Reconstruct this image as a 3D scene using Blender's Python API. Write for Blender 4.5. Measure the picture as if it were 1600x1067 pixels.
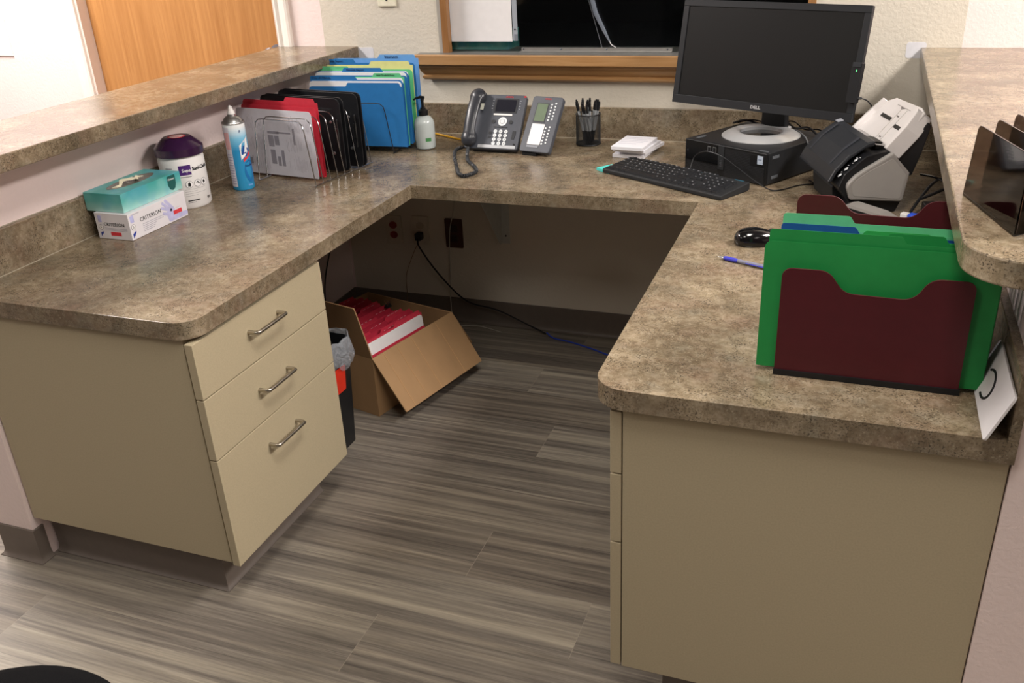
import bpy, bmesh, math, random
from mathutils import Vector, Matrix
from math import sin, cos, pi, radians
for o in list(bpy.data.objects): bpy.data.objects.remove(o)
S = bpy.context.scene
COL = S.collection

# ------------------------------------------------------------------ camera
CAM_POS = Vector((1.236, -2.3709, 1.5005)); YAW, PITCH, ROLL, FPX = 0.3759, -0.4473, -0.0528, 1419.54
cy, sy, cp, sp, cr, sr = cos(YAW), sin(YAW), cos(PITCH), sin(PITCH), cos(ROLL), sin(ROLL)
_r = Vector((cy, sy, 0)); _f = Vector((-sy*cp, cy*cp, sp)); _u = _r.cross(_f)
_r2 = cr*_r + sr*_u; _u2 = -sr*_r + cr*_u
cd = bpy.data.cameras.new('camera'); cam = bpy.data.objects.new('camera', cd); COL.objects.link(cam)
cam.matrix_world = Matrix(((_r2.x, _u2.x, -_f.x, CAM_POS.x), (_r2.y, _u2.y, -_f.y, CAM_POS.y), (_r2.z, _u2.z, -_f.z, CAM_POS.z), (0, 0, 0, 1)))
cd.sensor_fit = 'HORIZONTAL'; cd.sensor_width = 36; cd.lens = 36*FPX/1600; cd.clip_start = 0.05
S.camera = cam
# ------------------------------------------------------------------ world, exposure, ceiling lights
S.view_settings.view_transform = 'Standard'; S.view_settings.look = 'None'
S.view_settings.exposure = 0.0; S.view_settings.gamma = 1.0; S.view_settings.use_curve_mapping = False
wd = bpy.data.worlds.new('world'); S.world = wd; wd.use_nodes = True
wd.node_tree.nodes['Background'].inputs[0].default_value = (0.9, 0.93, 1, 1)
wd.node_tree.nodes['Background'].inputs[1].default_value = 0.02
CEIL = 2.62
def area(name, loc, sx, sy_, power, color):
    l = bpy.data.lights.new(name, 'AREA'); l.shape = 'RECTANGLE'; l.size = sx; l.size_y = sy_; l.energy = power; l.color = color
    o = bpy.data.objects.new(name, l); COL.objects.link(o); o.location = loc
    return o
LAMPS = [((1.05, -1.35), 0.58, 1.16, 35, (1.0, 0.95, 0.88)),
         ((0.10, -2.35), 0.58, 0.58, 11, (1.0, 0.95, 0.88)),  # added fill lamp, placed to light the near cabinet faces
         ((-1.95, -0.25), 0.58, 1.16, 100, (1.0, 0.94, 0.90)),
         ((-1.95, -3.0), 0.58, 1.16, 10, (1.0, 0.93, 0.90)),
         ((2.75, -0.25), 0.58, 1.16, 105, (1.0, 0.94, 0.90)),
         ((2.75, -3.0), 0.58, 1.16, 6, (1.0, 0.93, 0.90))]
for (x, y), a, b, p, c in LAMPS: area('ceiling_lamp_light', (x, y, CEIL-0.035), a-.06, b-.06, p, c)

# ------------------------------------------------------------------ materials
def lin(c):
    if isinstance(c, str): c = [int(c[i:i+2], 16) for i in (0, 2, 4)]
    return tuple(((v/255)/12.92 if v/255 <= 0.04045 else ((v/255+0.055)/1.055)**2.4) for v in c) + (1,)
def N(nt, t, **kw):
    n = nt.nodes.new(t)
    for k, v in kw.items(): setattr(n, k, v)
    return n
def basemat(name):
    m = bpy.data.materials.new(name); m.use_nodes = True; nt = m.node_tree; b = nt.nodes['Principled BSDF']
    return m, nt, b
_mc = {}
def M(name, col=None, rough=0.5, metal=0, vary=0.06, nscale=40, bump=0, bscale=200, coat=0, trans=0, alpha=1, emit=0, sheen=0, spec=0.5, stretch=(1, 1, 1), ior=1.45):
    if name in _mc: return _mc[name]
    m, nt, b = basemat(name); L = nt.links.new; c = lin(col)
    tc = N(nt, 'ShaderNodeTexCoord'); mp = N(nt, 'ShaderNodeMapping'); L(tc.outputs['Object'], mp.inputs[0]); mp.inputs['Scale'].default_value = stretch
    n = N(nt, 'ShaderNodeTexNoise'); n.inputs['Scale'].default_value = nscale; n.inputs['Detail'].default_value = 4; L(mp.outputs[0], n.inputs[0])
    r = N(nt, 'ShaderNodeValToRGB'); e = r.color_ramp.elements
    e[0].position = .3; e[1].position = .7
    e[0].color = tuple(max(0, v*(1-vary)) for v in c[:3])+(1,); e[1].color = tuple(min(1, v*(1+vary)) for v in c[:3])+(1,)
    L(n.outputs[0], r.inputs[0]); L(r.outputs[0], b.inputs['Base Color'])
    b.inputs['Roughness'].default_value = rough; b.inputs['Metallic'].default_value = metal
    b.inputs['Coat Weight'].default_value = coat; b.inputs['Coat Roughness'].default_value = .12
    b.inputs['Transmission Weight'].default_value = trans; b.inputs['Alpha'].default_value = alpha
    b.inputs['Sheen Weight'].default_value = sheen; b.inputs['Specular IOR Level'].default_value = spec; b.inputs['IOR'].default_value = ior
    if emit:
        b.inputs['Emission Color'].default_value = c; b.inputs['Emission Strength'].default_value = emit
    if bump:
        n2 = N(nt, 'ShaderNodeTexNoise'); n2.inputs['Scale'].default_value = bscale; n2.inputs['Detail'].default_value = 3; L(mp.outputs[0], n2.inputs[0])
        bp = N(nt, 'ShaderNodeBump'); bp.inputs['Strength'].default_value = bump; bp.inputs['Distance'].default_value = .002
        L(n2.outputs[0], bp.inputs['Height']); L(bp.outputs[0], b.inputs['Normal'])
    _mc[name] = m
    return m
def ramp(nt, src, stops):
    r = N(nt, 'ShaderNodeValToRGB'); e = r.color_ramp.elements
    while len(e) < len(stops): e.new(0.5)
    for i, (p, c) in enumerate(stops): e[i].position = p; e[i].color = lin(c)
    nt.links.new(src, r.inputs[0]); return r.outputs[0]
def mix(nt, fac, a, b_, mode='MIX'):
    m = N(nt, 'ShaderNodeMix', data_type='RGBA', blend_type=mode)
    if isinstance(fac, (int, float)): m.inputs[0].default_value = fac
    else: nt.links.new(fac, m.inputs[0])
    for i, v in ((6, a), (7, b_)):
        if isinstance(v, tuple): m.inputs[i].default_value = v
        else: nt.links.new(v, m.inputs[i])
    return m.outputs[2]
def noise(nt, vec, scale, detail=4, rough=.5, dist=0):
    n = N(nt, 'ShaderNodeTexNoise'); n.inputs['Scale'].default_value = scale; n.inputs['Detail'].default_value = detail
    n.inputs['Roughness'].default_value = rough; n.inputs['Distortion'].default_value = dist
    nt.links.new(vec, n.inputs[0]); return n.outputs[0]
def stone_mat():
    m, nt, b = basemat('stone_laminate'); L = nt.links.new
    tc = N(nt, 'ShaderNodeTexCoord').outputs['Object']
    def off(v):
        m_ = N(nt, 'ShaderNodeMapping'); m_.inputs['Location'].default_value = (v, v*.7, v*.3); L(tc, m_.inputs[0]); return m_.outputs[0]
    mid = noise(nt, tc, 60, 7, .74, .15); fine = noise(nt, tc, 270, 4, .65)
    c = ramp(nt, noise(nt, tc, 6.5, 6, .62, .2), [(.30, '706452'), (.5, '8e806c'), (.68, 'ab9d86')])
    c = mix(nt, mix(nt, .55, ramp(nt, noise(nt, off(3), 9, 5, .6), [(.5, '000000'), (.68, 'ffffff')]), (0, 0, 0, 1)), c, lin('8a7060'))
    c = mix(nt, mix(nt, .5, ramp(nt, noise(nt, off(7), 12, 5, .6), [(.52, '000000'), (.7, 'ffffff')]), (0, 0, 0, 1)), c, lin('727064'))
    c = mix(nt, .85, c, ramp(nt, mid, [(.34, 'b0a89c'), (.47, 'dcd6cc'), (.62, 'ffffff')]), 'MULTIPLY')
    cl_ = ramp(nt, noise(nt, off(11), 17, 5, .65), [(.40, '333333'), (.58, 'ffffff')]); spk = ramp(nt, fine, [(.40, 'ffffff'), (.47, '000000')])
    c = mix(nt, mix(nt, 1.0, cl_, spk, 'MULTIPLY'), c, lin('483f33'))
    lt = ramp(nt, noise(nt, off(5), 190, 4, .6), [(.60, '000000'), (.68, 'ffffff')]); c = mix(nt, mix(nt, .55, lt, (0, 0, 0, 1)), c, lin('b0a48c'))
    L(c, b.inputs['Base Color'])
    rr = N(nt, 'ShaderNodeMapRange'); rr.inputs[3].default_value = .17; rr.inputs[4].default_value = .3; L(mid, rr.inputs[0]); L(rr.outputs[0], b.inputs['Roughness'])
    bp = N(nt, 'ShaderNodeBump'); bp.inputs['Strength'].default_value = .12; bp.inputs['Distance'].default_value = .001; L(fine, bp.inputs['Height']); L(bp.outputs[0], b.inputs['Normal'])
    return m
STONE = stone_mat()
def wall_mat(name, col, bump=.35):
    m, nt, b = basemat(name); L = nt.links.new; tc = N(nt, 'ShaderNodeTexCoord').outputs['Object']
    c = lin(col); L(mix(nt, noise(nt, tc, 3, 3), tuple(v*.94 for v in c[:3])+(1,), c), b.inputs['Base Color'])
    b.inputs['Roughness'].default_value = .6
    n = noise(nt, tc, 105, 3, .55); r = ramp(nt, n, [(.38, '000000'), (.62, 'ffffff')])
    bp = N(nt, 'ShaderNodeBump'); bp.inputs['Strength'].default_value = bump; bp.inputs['Distance'].default_value = .0025; L(r, bp.inputs['Height']); L(bp.outputs[0], b.inputs['Normal'])
    return m
CREAM = wall_mat('cream_wall_paint', 'd9d1c2', .2); PINKW = wall_mat('white_wall_paint', 'f4e2de', .15); CEILM = wall_mat('ceiling_tile_grey', '8d8a84')  # unseen ceiling gets a darker grey to cut bounce light
DARKW = M('darkened_wall', '1b1d20', .8)
def floor_mat():
    m, nt, b = basemat('grey_wood_plank'); L = nt.links.new
    uv = N(nt, 'ShaderNodeUVMap', uv_map='UVMap').outputs[0]
    at = N(nt, 'ShaderNodeAttribute', attribute_name='rnd')
    geo = N(nt, 'ShaderNodeTexCoord').outputs['Object']
    sep = N(nt, 'ShaderNodeSeparateXYZ'); L(geo, sep.inputs[0])
    mul = N(nt, 'ShaderNodeMath', operation='MULTIPLY'); L(at.outputs['Fac'], mul.inputs[0]); mul.inputs[1].default_value = 37
    def vec(sx, sy_):
        a = N(nt, 'ShaderNodeMath', operation='MULTIPLY'); L(sep.outputs[0], a.inputs[0]); a.inputs[1].default_value = sx
        c = N(nt, 'ShaderNodeMath', operation='MULTIPLY'); L(sep.outputs[1], c.inputs[0]); c.inputs[1].default_value = sy_
        v = N(nt, 'ShaderNodeCombineXYZ'); L(a.outputs[0], v.inputs[0]); L(c.outputs[0], v.inputs[1]); L(mul.outputs[0], v.inputs[2]); return v.outputs[0]
    n1 = noise(nt, vec(.7, 20), 1, 5, .62, .9); n2 = noise(nt, vec(1.8, 75), 1, 5, .65, .4); n3 = noise(nt, vec(20, 420), 1, 3, .6)
    c1 = ramp(nt, n1, [(.32, '423d3b'), (.44, '605a56'), (.54, '8a8276'), (.66, 'b3a996')])
    c2 = ramp(nt, n2, [(.32, '4f4945'), (.5, '8d857a'), (.68, 'c0b7a6')])
    c = mix(nt, .45, c1, c2); c = mix(nt, .15, c, ramp(nt, n3, [(.3, '35312f'), (.7, 'b3a896')]))
    tone = ramp(nt, at.outputs['Fac'], [(0, 'd6d2d0'), (1, 'ffffff')]); c = mix(nt, 1.0, c, tone, 'MULTIPLY')
    s2 = N(nt, 'ShaderNodeSeparateXYZ'); L(uv, s2.inputs[0])
    e1 = N(nt, 'ShaderNodeMath', operation='LESS_THAN'); L(s2.outputs[0], e1.inputs[0]); e1.inputs[1].default_value = .0011
    e2 = N(nt, 'ShaderNodeMath', operation='LESS_THAN'); L(s2.outputs[1], e2.inputs[0]); e2.inputs[1].default_value = .0009
    c = mix(nt, e2.outputs[0], c, lin('6f675f')); c = mix(nt, e1.outputs[0], c, lin('958b7e'))
    L(c, b.inputs['Base Color']); b.inputs['Roughness'].default_value = .43
    bp = N(nt, 'ShaderNodeBump'); bp.inputs['Strength'].default_value = .1; bp.inputs['Distance'].default_value = .001; L(n2, bp.inputs['Height']); L(bp.outputs[0], b.inputs['Normal'])
    return m
def oak_mat(name, light, dark, axis='z', sc=1.0, rough=.42):
    m, nt, b = basemat(name); L = nt.links.new
    tc = N(nt, 'ShaderNodeTexCoord').outputs['Object']; mp = N(nt, 'ShaderNodeMapping'); L(tc, mp.inputs[0])
    mp.inputs['Scale'].default_value = {'z': (9*sc, 9*sc, .55*sc), 'x': (.8*sc, 14*sc, 14*sc)}[axis]
    n = noise(nt, mp.outputs[0], 3.2, 5, .6, 1.2)
    w = N(nt, 'ShaderNodeTexWave', wave_type='BANDS'); w.inputs['Scale'].default_value = 1.3; w.inputs['Distortion'].default_value = 9; w.inputs['Detail'].default_value = 3
    L(mp.outputs[0], w.inputs[0])
    mp2 = N(nt, 'ShaderNodeMapping'); L(tc, mp2.inputs[0]); mp2.inputs['Scale'].default_value = {'z': (160, 160, 5), 'x': (5, 160, 160)}[axis]
    f = noise(nt, mp2.outputs[0], 1.5, 3, .6)
    c = mix(nt, n, lin(light), lin(dark)); c = mix(nt, mix(nt, .75, w.outputs[1], (0, 0, 0, 1)), c, lin(dark))
    c = mix(nt, mix(nt, .7, ramp(nt, f, [(.35, 'ffffff'), (.5, '000000')]), (0, 0, 0, 1)), c, lin(dark))
    L(c, b.inputs['Base Color']); b.inputs['Roughness'].default_value = rough; return m
OAKD = oak_mat('oak_door_veneer', 'cd975d', '9a6533'); OAKT = oak_mat('oak_trim_wood', 'c9a172', '9a6c3c', 'x')
OAKV = oak_mat('oak_jamb_wood', 'b08355', '85592f')
BEIGE = M('beige_cabinet_laminate', 'b3a68a', .5, vary=.05, nscale=300, bump=.04, bscale=600)
COVE = M('taupe_rubber_base', '6f655d', .45, vary=.04)
WHITEP = M('white_gloss_paint', 'efe8e0', .35, vary=.02); GREYP = M('grey_door_casing_paint', 'dfcfc4', .4, vary=.02)
STEEL = M('brushed_nickel', 'b9b2a6', .3, 1, vary=.05); CHROME = M('wire_chrome', 'b5b5b5', .22, 1, vary=.03); GUN = M('gunmetal_wire', '55585d', .3, .9, vary=.03)
ALU = M('aluminium_channel', 'b9b7b4', .35, .8)
BLK = M('black_plastic', '17181b', .4, vary=.1); BLKG = M('black_gloss_plastic', '0d0d0f', .12, vary=.05, coat=.5); BLKM = M('matte_black_plastic', '1d1e20', .6, vary=.1, bump=.05, bscale=900)
CHAR = M('charcoal_phone_plastic', '4c4f57', .45, vary=.05); DARKG = M('dark_grey_plastic', '2b2d31', .45)
WHT = M('white_paper', 'f1eff0', .7, vary=.02); WPL = M('white_plastic', 'e9e6e4', .35, vary=.02); GRY = M('grey_plastic', '9b9793', .4, vary=.03)
INK = M('black_ink', '1a1a1c', .6); RED = M('red_print', 'd63b45', .5); PURP = M('purple_print', '4b2472', .5); GREYINK = M('grey_print', '8b8890', .6)
REDF = M('red_card', 'c8354a', .5, vary=.1); BLUF = M('blue_card', '2a76b8', .5, vary=.05); GRNF = M('green_card', '1f8a43', .55, vary=.05); LGRN = M('light_green_card', '63c48a', .55)
LBLU = M('light_blue_card', '6ba6e0', .55); YELF = M('pale_yellow_card', 'e8e29a', .6); DBLU = M('deep_blue_card', '1b4f96', .55)
MARO = M('maroon_plastic_board', '4e1820', .38, vary=.05); CARD = M('corrugated_cardboard', 'a5825c', .75, vary=.08, nscale=12, stretch=(1, 1, .3))
CARDD = M('cardboard_inner', '8e6a4a', .8, vary=.08)

# ------------------------------------------------------------------ mesh helpers
class B:
    def __init__(s): s.bm = bmesh.new()
    def box(s, lo, hi, rot=None, c=None):
        lo = Vector(lo); hi = Vector(hi); vs = []
        for z in (lo.z, hi.z):
            for x, y in ((lo.x, lo.y), (hi.x, lo.y), (hi.x, hi.y), (lo.x, hi.y)):
                v = Vector((x, y, z))
                if rot is not None: v = rot @ v
                vs.append(s.bm.verts.new(v))
        for f in ((3, 2, 1, 0), (4, 5, 6, 7), (0, 1, 5, 4), (1, 2, 6, 5), (2, 3, 7, 6), (3, 0, 4, 7)): s.bm.faces.new([vs[i] for i in f])
        return s
    def prism(s, pts, O, U, V, W, d0, d1):
        """polygon pts (u,v) in plane O+uU+vV, extruded along W from d0 to d1"""
        O, U, V, W = Vector(O), Vector(U), Vector(V), Vector(W)
        a = [s.bm.verts.new(O+U*u+V*v+W*d0) for u, v in pts]; b = [s.bm.verts.new(O+U*u+V*v+W*d1) for u, v in pts]; n = len(pts)
        s.bm.faces.new(a[::-1]); s.bm.faces.new(b)
        for i in range(n): s.bm.faces.new((a[i], a[(i+1) % n], b[(i+1) % n], b[i]))
        return s
    def lathe(s, prof, c=(0, 0, 0), seg=32, ax=None, capa=True, capb=True):
        c = Vector(c); rings = []
        R = ax or Matrix.Identity(3)
        for r, z in prof: rings.append([s.bm.verts.new(c + R @ Vector((r*cos(2*pi*i/seg), r*sin(2*pi*i/seg), z))) for i in range(seg)])
        for a, b in zip(rings, rings[1:]):
            for i in range(seg): s.bm.faces.new((a[i], a[(i+1) % seg], b[(i+1) % seg], b[i]))
        if capa: s.bm.faces.new(rings[0][::-1])
        if capb: s.bm.faces.new(rings[-1])
        return s
    def tube(s, pts, r, seg=8, closed=False, caps=True):
        pts = [Vector(p) for p in pts]; n = len(pts); rings = []; up = None
        for i, p in enumerate(pts):
            if closed: t = pts[(i+1) % n]-pts[i-1]
            else: t = pts[min(i+1, n-1)]-pts[max(i-1, 0)]
            t.normalize()
            if up is None: up = Vector((0, 0, 1)) if abs(t.z) < .9 else Vector((1, 0, 0))
            up = (up - t*up.dot(t)).normalized(); w = t.cross(up)
            rr = r[i] if isinstance(r, (list, tuple)) else r
            rings.append([s.bm.verts.new(p + (up*cos(2*pi*k/seg)+w*sin(2*pi*k/seg))*rr) for k in range(seg)])
        pr = list(zip(rings, rings[1:])) + ([(rings[-1], rings[0])] if closed else [])
        for a, b in pr:
            for i in range(seg): s.bm.faces.new((a[i], a[(i+1) % seg], b[(i+1) % seg], b[i]))
        if not closed and caps: s.bm.faces.new(rings[0][::-1]); s.bm.faces.new(rings[-1])
        return s
    def quad(s, *p): s.bm.faces.new([s.bm.verts.new(Vector(q)) for q in p]); return s
    def ell(s, c, rad, seg=16, rings=10, rot=None):
        c = Vector(c); R = rot or Matrix.Identity(3); prof = []
        rr = [[s.bm.verts.new(c + R @ Vector((rad[0]*cos(2*pi*i/seg)*sin(pi*j/rings), rad[1]*sin(2*pi*i/seg)*sin(pi*j/rings), -rad[2]*cos(pi*j/rings)))) for i in range(seg)] for j in range(1, rings)]
        for a, b in zip(rr, rr[1:]):
            for i in range(seg): s.bm.faces.new((a[i], a[(i+1) % seg], b[(i+1) % seg], b[i]))
        s.bm.faces.new(rr[0][::-1]); s.bm.faces.new(rr[-1]); return s
    def go(s, name, mat, parent=None, smooth=False, bevel=0, bseg=2, solid=0):
        bmesh.ops.recalc_face_normals(s.bm, faces=s.bm.faces[:])
        me = bpy.data.meshes.new(name); s.bm.to_mesh(me); s.bm.free(); me.materials.append(mat)
        if smooth:
            for p in me.polygons: p.use_smooth = True
            try: me.set_sharp_from_angle(angle=radians(38))
            except Exception: pass
        o = bpy.data.objects.new(name, me); COL.objects.link(o)
        if solid:
            m = o.modifiers.new('solid', 'SOLIDIFY'); m.thickness = solid; m.offset = 0
        if bevel:
            m = o.modifiers.new('bevel', 'BEVEL'); m.width = bevel; m.segments = bseg; m.limit_method = 'ANGLE'; m.angle_limit = radians(40)
            m.harden_normals = False
        if parent: o.parent = parent
        return o
def T(name, label, cat, loc=(0, 0, 0), rz=0, group=None):
    o = bpy.data.objects.new(name, None); COL.objects.link(o); o.location = loc; o.rotation_euler = (0, 0, rz); o.empty_display_size = .05
    return tag(o, label, cat, group)
def tag(o, label, cat, group=None, kind=None):
    o['label'] = label; o['category'] = cat
    if group: o['group'] = group
    if kind: o['kind'] = kind
    return o
def struct(o): o['kind'] = 'structure'; return o
def copytree(o, parent=None):
    c = o.copy(); COL.objects.link(c)
    if parent: c.parent = parent
    for ch in list(o.children): copytree(ch, c)
    return c
def rpoly(pts, r, seg=6):
    """round listed corners: pts = [(u,v,rad?)]"""
    out = []; n = len(pts)
    for i in range(n):
        p = Vector(pts[i][:2]); rad = pts[i][2] if len(pts[i]) > 2 else r
        if rad <= 0: out.append(tuple(p)); continue
        a = (Vector(pts[i-1][:2])-p); b = (Vector(pts[(i+1) % n][:2])-p); la, lb = a.length, b.length; a.normalize(); b.normalize()
        ang = a.angle(b); d = min(rad/math.tan(ang/2), la*.49, lb*.49); rad = d*math.tan(ang/2)
        c = p + (a+b).normalized()*(rad/sin(ang/2)); s0 = p+a*d-c; s1 = p+b*d-c
        a0 = math.atan2(s0.y, s0.x); a1 = math.atan2(s1.y, s1.x); da = (a1-a0+pi) % (2*pi)-pi
        for k in range(seg+1):
            t = a0+da*k/seg; out.append((c.x+rad*cos(t), c.y+rad*sin(t)))
    return out
def smooth_path(pts, n=8):
    P = [Vector(p) for p in pts]; P = [P[0]*2-P[1]]+P+[P[-1]*2-P[-2]]; out = []
    for i in range(1, len(P)-2):
        for k in range(n):
            t = k/n; a, b, c, d = P[i-1], P[i], P[i+1], P[i+2]
            out.append(.5*((2*b)+(c-a)*t+(2*a-5*b+4*c-d)*t*t+(3*b-a-3*c+d)*t**3))
    out.append(P[-2]); return out
X, Y, Z3 = Vector((1, 0, 0)), Vector((0, 1, 0)), Vector((0, 0, 1))
def text(name, body, size, O, U, V, mat, parent=None, align='LEFT', thick=.0004, shear=0, bold=0, sx=1.0, sp=1.0):
    cu = bpy.data.curves.new('lettering', 'FONT'); cu.body = body; cu.size = size; cu.align_x = align; cu.align_y = 'CENTER'; cu.extrude = thick/2; cu.shear = shear; cu.space_character = sp; cu.offset = bold; cu.resolution_u = 2
    t = bpy.data.objects.new('tmp_text', cu); COL.objects.link(t); dg = bpy.context.evaluated_depsgraph_get(); dg.update()
    me = bpy.data.meshes.new_from_object(t.evaluated_get(dg)); bpy.data.objects.remove(t); bpy.data.curves.remove(cu)
    U, V = Vector(U).normalized(), Vector(V).normalized(); W = U.cross(V)
    mw = Matrix(((U.x*sx, V.x, W.x, O[0]), (U.y*sx, V.y, W.y, O[1]), (U.z*sx, V.z, W.z, O[2]), (0, 0, 0, 1)))
    me.transform(mw); me.materials.clear(); me.materials.append(mat); me.name = name
    o = bpy.data.objects.new(name, me); COL.objects.link(o)
    if parent: o.parent = parent
    return o
def cyl_wrap(o, c, r):
    """bend a flat decal (x = arc length, y = 0 depth, z up) round a vertical cylinder of radius r about c; angle 0 faces -y"""
    for v in o.data.vertices:
        a = v.co.x/r; d = r+.0004-v.co.y; v.co = Vector((c[0]+d*sin(a), c[1]-d*cos(a), v.co.z))
    return o
def decal_grid(name, x0, x1, z0, z1, mat, parent, c, r, lift=.0003, n=12):
    b = B(); R = r+lift
    for i in range(n):
        a0 = (x0+(x1-x0)*i/n)/r; a1 = (x0+(x1-x0)*(i+1)/n)/r
        p = lambda a, z: (c[0]+R*sin(a), c[1]-R*cos(a), z)
        b.quad(p(a0, z0), p(a1, z0), p(a1, z1), p(a0, z1))
    bmesh.ops.remove_doubles(b.bm, verts=b.bm.verts[:], dist=1e-6)
    return b.go(name, mat, parent, smooth=True)

# ------------------------------------------------------------------ setting
H = 0.76; WALLY = .672
rng = random.Random(5)
# floor of planks
b = B(); uvl = b.bm.loops.layers.uv.new('UVMap'); rl = b.bm.faces.layers.float.new('rnd')
PL, PW = 1.22, .187; known = {-2: -.54, -1: .295, 0: .767, 1: .442, 2: .97, 3: .985, 4: .435, 5: .99}
for row in range(-20, 20):
    y0 = -.945+PW*row; y1 = y0+PW; off = known.get(row, rng.uniform(0, PL))
    k = math.floor((-4.2-off)/PL)
    while off+k*PL < 5.2:
        x0 = off+k*PL; x1 = x0+PL
        vs = [b.bm.verts.new(p) for p in ((x0, y0, 0), (x1, y0, 0), (x1, y1, 0), (x0, y1, 0))]
        f = b.bm.faces.new(vs); f[rl] = rng.random()
        for l, uv in zip(f.loops, ((0, 0), (PL, 0), (PL, PW), (0, PW))): l[uvl].uv = uv
        k += 1
struct(b.go('floor', floor_mat()))
struct(B().box((-4.2, -4.7, CEIL), (5.2, 2.6, CEIL+.1)).go('ceiling', CEILM))
# back wall with window opening (x -.17..1.08, z 1.03..2.0) and door opening (x -1.79..-.83)
WX0, WX1, WZ0, WZ1 = -.166, 1.078, 1.03, 1.95
b = B(); T_ = .16
b.box((-.645, WALLY, 0), (WX0, WALLY+T_, CEIL)); b.box((WX1, WALLY, 0), (1.495, WALLY+T_, CEIL)); b.box((WX0, WALLY, 0), (WX1, WALLY+T_, WZ0)); b.box((WX0, WALLY, WZ1), (WX1, WALLY+T_, CEIL))
wb = struct(b.go('wall_back', CREAM))
b = B(); b.box((-.83, WALLY, 0), (-.645, WALLY+T_, CEIL)); b.box((-4.2, WALLY, 0), (-1.79, WALLY+T_, CEIL)); b.box((-1.79, WALLY, 2.06), (-.83, WALLY+T_, CEIL))
struct(b.go('wall_back_lobby', PINKW))
struct(B().box((1.495, WALLY, 0), (5.2, WALLY+T_, CEIL)).go('wall_back_hall', PINKW))
struct(B().box((-4.3, -4.7, 0), (-4.2, WALLY, CEIL)).go('wall_left', PINKW)); struct(B().box((5.2, -4.7, 0), (5.3, WALLY, CEIL)).go('wall_right', PINKW))
struct(B().box((-4.2, -4.8, 0), (5.2, -4.7, CEIL)).go('wall_front', DARKW))  # unseen wall, colour darkened to cut bounce under the desk
# dark room behind the window
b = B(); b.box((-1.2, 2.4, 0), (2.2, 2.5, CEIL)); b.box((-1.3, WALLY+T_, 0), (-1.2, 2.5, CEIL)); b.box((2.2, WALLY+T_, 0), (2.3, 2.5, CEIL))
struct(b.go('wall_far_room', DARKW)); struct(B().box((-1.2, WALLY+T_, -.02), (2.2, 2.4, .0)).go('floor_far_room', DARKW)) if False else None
# pony walls
struct(B().box((-.775, -1.03, 0), (-.655, WALLY, 1.024)).go('wall_pony_left', PINKW))
struct(B().box((1.507, -1.055, 0), (1.637, WALLY, 1.024)).go('wall_pony_right', PINKW))
# cove baseboards: profile along a path
def cove(name, path, h=.1, t=.004, mat=COVE, closed=False):
    prof = [(0, 0), (.014, 0), (.014, .002), (.008, .006), (.0045, .014), (t, .024), (t, h-.002), (t-.002, h), (0, h)]
    P = [Vector((p[0], p[1], 0)) for p in path]; b = B(); rings = []; n = len(P)
    for i in range(n):
        d0 = (P[i]-P[i-1]).normalized() if i else (P[1]-P[0]).normalized(); d1 = (P[i+1]-P[i]).normalized() if i < n-1 else d0
        n0 = Vector((d0.y, -d0.x, 0)); n1 = Vector((d1.y, -d1.x, 0)); m = (n0+n1); m = m/(m.dot(n0)) if m.length > .1 else n0
        rings.append([b.bm.verts.new(P[i]+m*o_+Z3*z) for o_, z in prof])
    for a, c in zip(rings, rings[1:]):
        for i in range(len(prof)-1): b.bm.faces.new((a[i], a[i+1], c[i+1], c[i]))
    b.bm.faces.new(rings[0]); b.bm.faces.new(rings[-1][::-1])
    return b.go(name, mat, smooth=True)
struct(cove('baseboard_left', [(-.775, WALLY), (-.775, -1.03), (-.655, -1.03), (-.655, -1.0)][::1]))
struct(cove('baseboard_back', [(-.655, -.48), (-.655, WALLY), (1.507, WALLY)]))
struct(cove('baseboard_right', [(1.507, -1.02), (1.507, -1.055), (1.637, -1.055), (1.637, WALLY)]))
# paint patches beside the ledges
def patch(nm, pts, z):
    o = B().prism(rpoly([p for p in pts], .008), (0, WALLY, 0), X, Z3, Y, -.0008, .0005).go(nm, M('bare_primer', 'd9d8dc', .8)); o.parent = wb; return o
patch('paint_patch', [(-.52, 1.058), (-.445, 1.06), (-.447, 1.018), (-.52, 1.018)], 0)
patch('paint_patch', [(1.345, 1.078), (1.40, 1.078), (1.40, 1.032), (1.345, 1.032)], 0)

# door
dr = T('door_1', 'x', 'x'); del dr['label']; del dr['category']; struct(dr); dr.location = (-1.31, .72, 0)
B().box((-.462, 0, .012), (.462, .044, 2.04)).go('door_panel', OAKD, dr, bevel=.002)
fr = B(); fr.box((-.48, -.05, 0), (-.462, .07, 2.06)); fr.box((.462, -.05, 0), (.48, .07, 2.06)); fr.box((-.48, -.05, 2.042), (.48, .07, 2.06))
fr.go('door_jamb', GREYP, dr)
def casing(x0, sgn):
    prof = [(0, 0), (0, .012), (.008, .017), (.018, .010), (.030, .014), (.048, .018), (.057, .016), (.057, 0)]
    return [(x0+sgn*u, v) for u, v in prof]
for sg, x0 in ((1, .474), (-1, -.474)):
    B().prism(casing(x0, sg), (0, WALLY-.72, 0), X, -Y, Z3, 0, 2.1).go('door_casing', WHITEP, dr)
kb_ = B(); kb_.lathe([(.033, 0), (.033, .006), (.012, .010), (.012, .035), (.024, .045), (.029, .058), (.024, .070), (.008, .076)], (.425, 0, 1.03), 24, Matrix.Rotation(radians(90), 3, 'X'))
kb_.go('door_knob', M('satin_steel_knob', 'a9abb4', .3, .9), dr, smooth=True)
# white plate on lobby wall
w = T('wall_plate', 'white plate on the wall left of the oak door', 'wall plate', (-2.235, WALLY, 1.02)); B().box((-.06, -.006, -.0), (.05, 0, .17)).go('plate', WPL, w, bevel=.002)

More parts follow.
